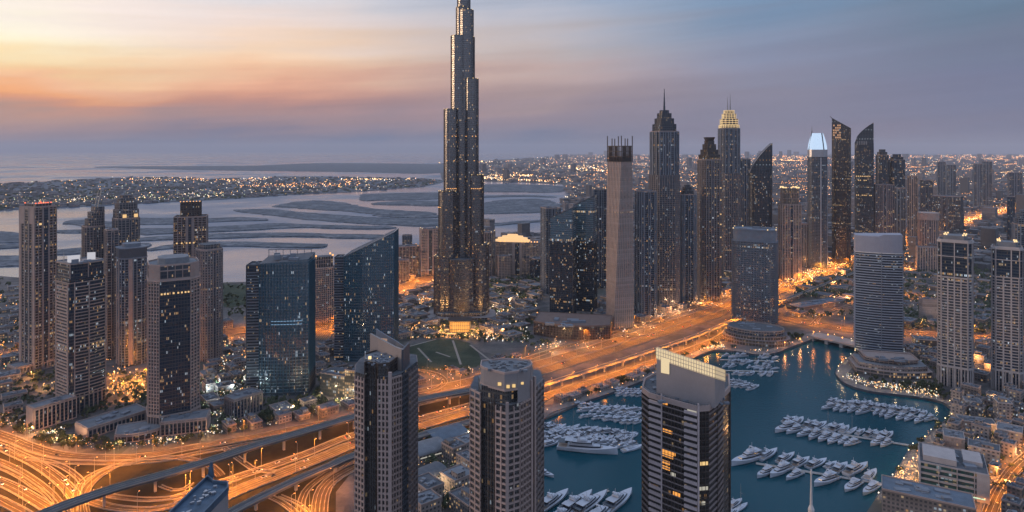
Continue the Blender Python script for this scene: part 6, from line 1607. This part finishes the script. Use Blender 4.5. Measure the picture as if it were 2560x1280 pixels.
def farcity():
    r = random.Random(77); mb = MB(); lt = MB()
    coast = [(a, b) for a, b in COAST+FARL]
    LP = [(p.x, p.y) for p in land]
    def onland(q): return inpoly(q.x, q.y, LP) and not inpoly(q.x, q.y, BP)
    def ok(q, rad):
        for a, b, c in FEET:
            if abs(a-q.x) < c+rad and abs(b-q.y) < c+rad: return False
        for a, b, c in ROADPTS:
            if abs(a-q.x) < c+rad and abs(b-q.y) < c+rad: return False
        return True
    # blocks
    n = 0
    while n < 5200:
        px = r.uniform(1150, 2680); py = 388+ (r.random()**1.35)*290; q = W(px, py)
        if not onland(q): n += .2; continue
        d = q.y; w = r.uniform(12, 34)*(1+d/6000); dd = r.uniform(12, 30)*(1+d/6000); h = r.uniform(5, 16)*(1+d/9000)
        if r.random() < .035: h *= r.uniform(3, 6)
        if d < 3800 and not ok(q, w*.7): n += .2; continue
        mb.box(q.x, q.y, .02, w, dd, h, r.choice((.7, .75, -.85, .6)), 0 if r.random() < .6 else 1); n += 1
    # peninsula villas
    PP = [(p.x, p.y) for p in PX(PEN)]
    for i in range(1500):
        q = W(r.uniform(-40, 1090), r.uniform(444, 524))
        if inpoly(q.x, q.y, PP): mb.box(q.x, q.y, .4, r.uniform(15, 45), r.uniform(15, 35), r.uniform(6, 16), r.random(), r.choice((0, 1)))
    bulk('distant_city', 'hazy mass of low city blocks spreading to the horizon', [M['farwall'], M['farwall2']], mb)
    tm = MB()
    for i in range(2600):
        q = W(r.uniform(-40, 1100), r.uniform(442, 526))
        if not inpoly(q.x, q.y, PP): continue
        s = r.uniform(8, 20); b = len(tm.v); a = r.random()*3
        tm.box(q.x, q.y, .4, s, s*.8, s*.5, a)
    bulk('peninsula_palms', 'dark palm cover between the villas of the peninsula', M['leaf'], tm)
    # lights: (count, px range, py range, weights o y w g, size)
    def scat(cnt, xr, yr, wts, size, test=None, zr=(4, 12), line=None):
        for i in range(int(cnt*1.3)):
            if line:
                f = r.random(); px = line[0][0]+(line[1][0]-line[0][0])*f; py = line[0][1]+(line[1][1]-line[0][1])*f+r.gauss(0, line[2])
            else: px, py = r.uniform(*xr), r.uniform(*yr)
            if py < 385: continue
            q = W(px, py)
            if test and not test(q): continue
            s = size*.62*r.choice((.5,.6,.7,.8,1,1.3))*q.y/FP; m = r.choices((0,1,2,3), wts)[0]; dot(lt, q.x, q.y, r.uniform(*zr)+s, s, m)
    pen = lambda q: inpoly(q.x, q.y, PP)
    scat(420, (-20,1090), (444,524), (3,5,3,1), .95, pen)
    scat(150, None, None, (0,4,4,3), 1.15, pen, line=((0,512),(560,490),3)); scat(120, None, None, (0,4,5,2), 1.0, pen, line=((0,505),(1000,468),5))
    scat(130, None, None, (3,5,1,0), 1.1, pen, line=((300,450),(640,452),3)); scat(160, None, None, (6,3,0,0), 1.1, pen, line=((600,468),(900,462),3)); scat(40, None, None, (1,6,2,0), 1.4, pen, line=((850,451),(1030,451),1)); scat(50, None, None, (1,5,4,0), 1.2, pen, line=((560,460),(680,446),5))
    scat(500, (1190,1560), (392,470), (3,5,3,0), .9, onland); scat(120, None, None, (2,6,3,0), 1.2, onland, line=((1200,442),(1330,440),2)); scat(150, None, None, (2,6,2,0), 1.2, onland, line=((1200,447),(1400,458),2)); scat(140, None, None, (1,6,3,0), 1.3, onland, line=((1420,420),(1540,428),4)); scat(60, None, None, (1,4,4,0), 1.1, onland, line=((1085,409),(1290,404),1))
    scat(900, (1560,2600), (387,402), (5,3,1,0), .85, onland); scat(900, (1560,2600), (400,440), (5,3,2,0), .9, onland); scat(800, (1600,2600), (430,520), (4,3,3,0), .95, onland); scat(600, (1600,2600), (500,640), (5,3,3,0), 1.0, lambda q: onland(q) and ok(q, 3))
    scat(120, None, None, (6,3,0,0), 1.1, onland, line=((1930,392),(2100,398),2)); scat(160, None, None, (6,3,0,0), 1.2, onland, line=((1930,402),(2030,404),2)); scat(200, None, None, (6,3,1,0), 1.0, onland, line=((2200,395),(2560,392),2))
    for a, b, n, wd in (((2290,596),(2525,520),260,3),((2255,640),(2300,600),90,14),((1960,712),(2130,650),220,9),((2000,640),(2130,660),120,10)): scat(n, None, None, (7,4,2,0), 1.15, lambda q: onland(q) and not any(abs(e-q.x) < g and abs(h-q.y) < g for e, h, g in FEET), line=(a, b, wd), zr=(1, 5))
    scat(50, (1400,1520), (470,500), (1,3,3,0), 1.2, onland)
    for k in range(190):       # street lights strung along the far streets
        q0 = W(r.uniform(1250, 2650), 389+(r.random()**1.6)*120); a = r.choice((.78, .78, -.79))+r.uniform(-.04, .04); L = r.uniform(500, 2600)*(1+q0.y/9000); st = r.uniform(38, 60)*(1+q0.y/7000); m = r.choices((0, 1, 2), (6, 4, 1))[0]
        for j in range(int(L/st)):
            q = Vector((q0.x+math.cos(a)*st*j, q0.y+math.sin(a)*st*j, 0))
            if q.y < 1800 or not onland(q) or (q.y < 3800 and not ok(q, 2)): continue
            s = .62*q.y/FP*r.choice((.7, .8, 1)); dot(lt, q.x, q.y, 9+s, s, m)
    # streams of headlights on the far highway
    bulk('distant_city_lights', 'countless small lights of the city spreading to the horizon', [M[k+'2'] for k in MATL], lt)
    lt = MB(); f = lambda q: onland(q) and ok(q, 0)
    def near(cnt, poly, wts, size, zr=(2, 6)):
        cnt = int(cnt*.9); size *= .78
        xs = [p[0] for p in poly]; ys = [p[1] for p in poly]; t = done = 0
        while done < cnt and t < cnt*5:
            t += 1; px, py = r.uniform(min(xs), max(xs)), r.uniform(min(ys), max(ys))
            if not inpoly(px, py, poly): continue
            q = W(px, py)
            if not f(q): continue
            done += 1; s = size*r.choice((.35,.45,.6,.8,1.2)); dot(lt, q.x, q.y, r.uniform(*zr), s*min(1.6, q.y/700), r.choices((0,1,2,3), wts)[0])
    near(240, [(0,1040),(120,1060),(260,1100),(480,1095),(470,1118),(300,1132),(130,1120),(0,1070)], (3,3,3,1), .7)
    near(90, [(60,1052),(130,1070),(215,1100),(205,1110),(120,1090),(50,1062)], (0,4,5,3), 1.1); near(60, [(390,1100),(520,1085),(540,1078),(535,1092),(430,1112),(390,1116)], (0,4,6,0), 1.3)
    near(260, [(500,930),(620,930),(640,1080),(530,1090),(500,1000)], (1,3,4,3), .8); near(260, [(660,1040),(880,960),(890,1015),(700,1062),(540,1090)], (2,5,4,1), .75); near(200, [(540,850),(620,850),(640,940),(540,930)], (4,3,2,1), .8)
    near(260, [(130,895),(380,905),(380,1010),(130,990)], (8,4,0,0), .9); near(70, [(268,940),(372,930),(372,990),(268,1000)], (9,4,0,0), .9); near(120, [(-20,740),(60,740),(60,960),(-20,960)], (3,3,2,1), .9)
    near(220, [(990,700),(1095,700),(1095,850),(990,850)], (5,4,2,0), .9); near(260, [(1215,700),(1345,700),(1345,860),(1215,860)], (2,4,4,1), .9); near(160, [(1060,815),(1260,815),(1260,850),(1060,850)], (7,4,0,0), .8)
    near(360, [(1330,850),(1500,850),(1600,812),(1820,735),(1830,745),(1640,815),(1500,862),(1340,885)], (2,5,4,0), .9); near(160, [(1500,800),(1830,715),(1830,745),(1500,850)], (3,4,3,0), .9)
    near(320, [(1745,880),(1800,862),(1990,850),(2010,858),(1900,884),(1800,876)], (3,6,1,0), .8); near(420, [(2118,940),(2240,968),(2350,985),(2350,1002),(2240,984),(2160,968),(2112,952)], (1,6,4,1), .8); near(200, [(2140,905),(2300,945),(2330,975),(2150,950)], (1,5,4,1), .7)
    near(260, [(2258,690),(2600,690),(2600,830),(2258,820)], (3,4,3,0), .9); near(200, [(1990,700),(2130,670),(2130,790),(1990,800)], (6,3,2,0), .9)
    near(220, [(2300,1010),(2600,1000),(2600,1150),(2300,1120)], (5,4,1,0), .6); near(160, [(2225,1215),(2300,1130),(2300,1215),(2240,1225)], (7,5,0,0), .9); near(110, [(2490,1160),(2600,1100),(2600,1300),(2500,1300)], (9,3,0,0), .9)
    near(110, [(1045,1100),(1175,1080),(1175,1290),(1045,1290)], (2,5,3,1), .5); near(120, [(1370,1020),(1600,935),(1740,878),(1745,886),(1600,950),(1440,1005)], (4,4,1,0), .5)
    near(300, [(2260,560),(2600,500),(2600,680),(2260,680)], (7,3,2,0), 1.2)
    near(160, [(1000,920),(1190,925),(1350,880),(1180,965),(1045,980)], (6,3,2,0), .6)
    bulk('street_level_lights', 'scattered small lights of shops, gardens and parking at street level', [M[k] for k in MATL], lt)
M['farwall'] = glass('far_block_wall', (.10,.10,.115), (.14,.13,.14), 6, 5, .06, e=2, cool=.2, rough=.9, spandrel=.4, sc=(1.5,1.5,1.5), warp=0); M['farwall2'] = solid('far_block_wall_plain', (.10,.095,.10), .9)
farcity()
# ------------------------------------------------------------------ promenade lamps along the quay
def quay_lamps():
    mb = MB(); mb.prism(ell(.22, .22, 6), 0, 5); o = mb.obj('lamp_post', M['pole']); pm = o.data; bpy.data.objects.remove(o)
    ms = []
    for m in ('qy', 'qw', 'qo'):
        mb = MB(); dot(mb, 0, 0, 5.4, .6, 0); o = mb.obj('globe', M[m]); ms.append(o.data); bpy.data.objects.remove(o)
    acc = 0; i = 0; r = random.Random(3)
    for k in range(1, len(QB)):
        acc += (QB[k]-QB[k-1]).length
        if acc < 15: continue
        acc = 0; q = QB[k]+QN[k]*2.0
        px, py = CX+FP*q.x/q.y, HY+FP*CH/q.y
        if py > 1290: continue
        right = px > 2080; 
        o = bpy.data.objects.new('promenade_lamp', pm); COL.objects.link(o); o.location = (q.x, q.y, 0); o['category'] = 'lamp post'; o['group'] = 'lamps along the quay'; o['label'] = 'glowing globe lamp on the curved right quay' if right else 'glowing globe lamp on the quay below the highway'
        c = bpy.data.objects.new('globe', ms[i % 2 if right else 2]); COL.objects.link(c); c.parent = o
        if right: light('globe_light', 'POINT', (0, 0, 5.6), 3200, (1,.72,.38), o, .5)
        elif 1750 < px: light('globe_light', 'POINT', (0, 0, 5.6), 3000, (1,.55,.22), o, .5)
        i += 1
M['qy'] = lamp('yellow_globe', (1,.68,.30), 4.5, True); M['qw'] = lamp('white_globe', (1,.86,.6), 3.5, True); M['qo'] = lamp('orange_globe', (1,.5,.2), 3.5, True)
quay_lamps()
def bridge_lamps():
    mb = MB(); mb.prism(ell(.3, .3, 6), 0, 9); o = mb.obj('lamp_post', M['pole']); pm = o.data; bpy.data.objects.remove(o)
    mb = MB(); dot(mb, 0, 0, 9.6, 1.1, 0); o = mb.obj('globe', M['bridgeg']); gm = o.data; bpy.data.objects.remove(o)
    for i, q in enumerate(BRL):
        o = bpy.data.objects.new('bridge_lamp', pm); COL.objects.link(o); o.location = (q.x, q.y, 0 if i < 2 else 3.9); o['category'] = 'lamp post'; o['group'] = 'strong orange lamps over the head of the basin'; o['label'] = 'strong orange lamp mirrored in the water at the head of the basin'
        c = bpy.data.objects.new('globe', gm); COL.objects.link(c); c.parent = o; light('globe_light', 'POINT', (0, 0, 10), 7000, (1,.34,.07), o, 1.2)
M['bridgeg'] = lamp('orange_bridge_globe', (1,.34,.07), 5, True)
bridge_lamps()
# ------------------------------------------------------------------ cars
def cars():
    def carmesh(col):
        mb = MB(); mb.prism([(-2.3,-.9),(2.2,-.85),(2.4,0),(2.2,.85),(-2.3,.9)], .3, .95); mb.prism([(-1.7,-.8),(1.0,-.8),(1.0,.8),(-1.7,.8)], .95, 1.5, poly2=[(-1.3,-.68),(.5,-.68),(.5,.68),(-1.3,.68)], m=1)
        for x in (-1.5, 1.5):
            for y in (-.85, .85): mb.box(x, y, 0, .66, .22, .62, 0, 2)
        o = mb.obj('car', [M[col], M['carglass'], M['dark']]); me = o.data; bpy.data.objects.remove(o); return me
    A = [carmesh('carpaint'), carmesh('white'), carmesh('dgrey')]
    mb = MB(); 
    for y in (-.6, .6): mb.box(2.35, y, .5, .2, .5, .3)
    o = mb.obj('headlights', M['headl']); hm = o.data; bpy.data.objects.remove(o)
    mb = MB()
    for y in (-.6, .6): mb.box(-2.35, y, .55, .2, .5, .3)
    o = mb.obj('tail_lights', M['taill']); tl = o.data; bpy.data.objects.remove(o)
    r = random.Random(15); n = 0
    paths = []
    for (o_, w) in ((10, 9), (-15, 9)):
        P = off_path(HW, .14, o_, 12); paths.append((P, w, o_ > 0, 105))
    for (p, w, l) in RD[:1]+[RD[2], RD[5], RD[13], RD[14]]: paths.append((wpath(p, .25), w/2-2, False, 13))
    paths.append((wpath([(1980,800),(2060,815),(2135,826),(2240,832),(2340,838),(2480,846)], .2), 12, True, 12))
    for P, w, rev, cnt in paths:
        Nn = normals(P)
        for k in range(cnt):
            i = r.randrange(1, len(P)-1); lane = round(r.uniform(-w, w)/3.6)*3.6+1.8; lane = max(-w, min(w, lane)); q = P[i].lerp(P[i+1], r.random())+Nn[i]*lane; d = P[i+1]-P[i]; a = math.atan2(d.y, d.x)+(math.pi if rev else 0)
            o = bpy.data.objects.new('car', r.choice(A)); COL.objects.link(o); o.location = (q.x, q.y, P[i].z+.03); o.rotation_euler.z = a; o['category'] = 'car'; o['group'] = 'cars on the roads'; o['label'] = 'small car driving on the orange lit roads'
            if r.random() < .8:
                for m, nm in ((hm, 'headlights'), (tl, 'tail_lights')):
                    c = bpy.data.objects.new(nm, m); COL.objects.link(c); c.parent = o
            n += 1
    print('CARS', n)
M['headl'] = lamp('headlight', (1,.85,.6), 7); M['taill'] = lamp('tail_light', (1,.08,.03), 4)
cars()
# ------------------------------------------------------------------ haze: one even volume round everything
def haze(dens):
    mb = MB(); mb.v = [(x, y, z) for z in (-4.5, 930) for x, y in ((-92000,-2500),(92000,-2500),(92000,78000),(-92000,78000))]
    for f in ((3,2,1,0),(4,5,6,7),(0,1,5,4),(1,2,6,5),(2,3,7,6),(3,0,4,7)): mb.face(f)
    m = bpy.data.materials.new('haze_air'); m.use_nodes = True; N = NT(m.node_tree)
    v = N.n('ShaderNodeVolumePrincipled'); v.inputs['Color'].default_value = (.76,.79,.90,1); v.inputs['Density'].default_value = dens; v.inputs['Anisotropy'].default_value = .0
    N.t.links.new(v.outputs[0], N.n('ShaderNodeOutputMaterial').inputs['Volume']); mb.obj('haze', m, kind='stuff', label='thin even evening haze over the whole city')
HAZE = 2.7e-5
if HAZE: haze(HAZE)

# ------------------------------------------------------------------ smaller lamp posts lighting gardens, forecourts and side streets
def garden_lamps():
    mb = MB(); mb.prism(ell(.25, .25, 6), 0, 8); mb.bar((0, 0, 7.9), (0, -1, 8.2), .15); o = mb.obj('lamp_post', M['pole']); pm = o.data; bpy.data.objects.remove(o)
    mb = MB(); mb.box(0, -1, 8.0, .5, .9, .25); o = mb.obj('lamp_head', M['qo']); hm = o.data; bpy.data.objects.remove(o)
    r = random.Random(44)
    G = [('in for the lit multi-storey between the two front-left towers', [(268,935),(372,925),(372,995),(268,1005)], 9, (1,.34,.05), 15000), ('left of the banded tower', [(60,930),(132,930),(132,985),(60,985)], 3, (1,.45,.12), 8000),  # first group of posts added for the orange glow of a lit multi-storey
         ('in front of the left podiums', [(60,1075),(270,1125),(480,1100),(520,1090),(520,1108),(270,1134),(60,1100)], 9, (1,.55,.25), 4500), ('right of the octagonal tower', [(510,950),(615,960),(640,1070),(540,1085)], 6, (.75,.95,1), 4500),
         ('below the teal glass towers', [(660,1040),(880,970),(880,1020),(700,1060)], 7, (1,.72,.4), 4000), ('left of the tallest tower', [(995,700),(1085,700),(1085,800),(995,800)], 6, (1,.42,.12), 15000),
         ('around the golden entrance hall', [(1060,820),(1260,815),(1260,845),(1060,850)], 6, (1,.5,.15), 6000), ('right of the tallest tower', [(1225,700),(1345,705),(1345,840),(1225,840)], 8, (1,.66,.36), 9000),
         ('before the curved brown podium', [(1330,856),(1500,856),(1640,808),(1640,815),(1500,866),(1340,888)], 7, (1,.62,.3), 5000), ('along the foot of the highway towers', [(1600,800),(1830,720),(1830,738),(1640,806)], 6, (1,.55,.28), 8000),
         ('in the loop beyond the canal road', [(1990,700),(2130,670),(2130,790),(1990,800)], 7, (1,.40,.12), 12000), ('among the villas on the right', [(2258,690),(2560,690),(2560,830),(2258,820)], 9, (1,.6,.3), 7000),
         ('on the right waterfront', [(2385,1005),(2560,1000),(2560,1150),(2330,1125)], 8, (1,.50,.2), 3000), ('by the quay below the villas', [(2225,1212),(2295,1135),(2298,1212)], 4, (1,.52,.2), 3500),
         ('beside the orange street at the lower right', [(2490,1190),(2560,1130),(2560,1280),(2500,1280)], 5, (1,.38,.08), 5000), ('between the left and middle foreground towers', [(1048,1100),(1172,1085),(1172,1280),(1048,1280)], 4, (1,.7,.4), 2200),
         ('between the grid towers', [(2436,830),(2480,830),(2480,990),(2436,985)], 4, (1,.42,.12), 8000), ('beyond the far towers', [(2200,560),(2340,560),(2340,690),(2200,690)], 6, (1,.36,.08), 40000), ('beside the highway beyond the ribbed tower', [(1950,640),(2130,600),(2130,690),(1950,760)], 7, (1,.40,.12), 25000)]
    for place, poly, n, col, pw in G:
        xs = [p[0] for p in poly]; ys = [p[1] for p in poly]; done = t = 0
        while done < n and t < 300:
            t += 1; px, py = r.uniform(min(xs), max(xs)), r.uniform(min(ys), max(ys))
            if not inpoly(px, py, poly): continue
            q = W(px, py)
            if inpoly(q.x, q.y, BP) or any((a-q.x)**2+(b-q.y)**2 < (c*.8)**2 for a, b, c in FEET): continue
            o = bpy.data.objects.new('lamp_post', pm); COL.objects.link(o); o.location = (q.x, q.y, 0); o.rotation_euler.z = r.uniform(0, 6); o['category'] = 'lamp post'; o['group'] = 'lamp posts '+place; o['label'] = 'slim lamp post standing '+place
            c = bpy.data.objects.new('lamp_head', hm); COL.objects.link(c); c.parent = o; light('post_light', 'POINT', (0, -1, 7.6), pw*1.9, col, o, .6); done += 1
garden_lamps()
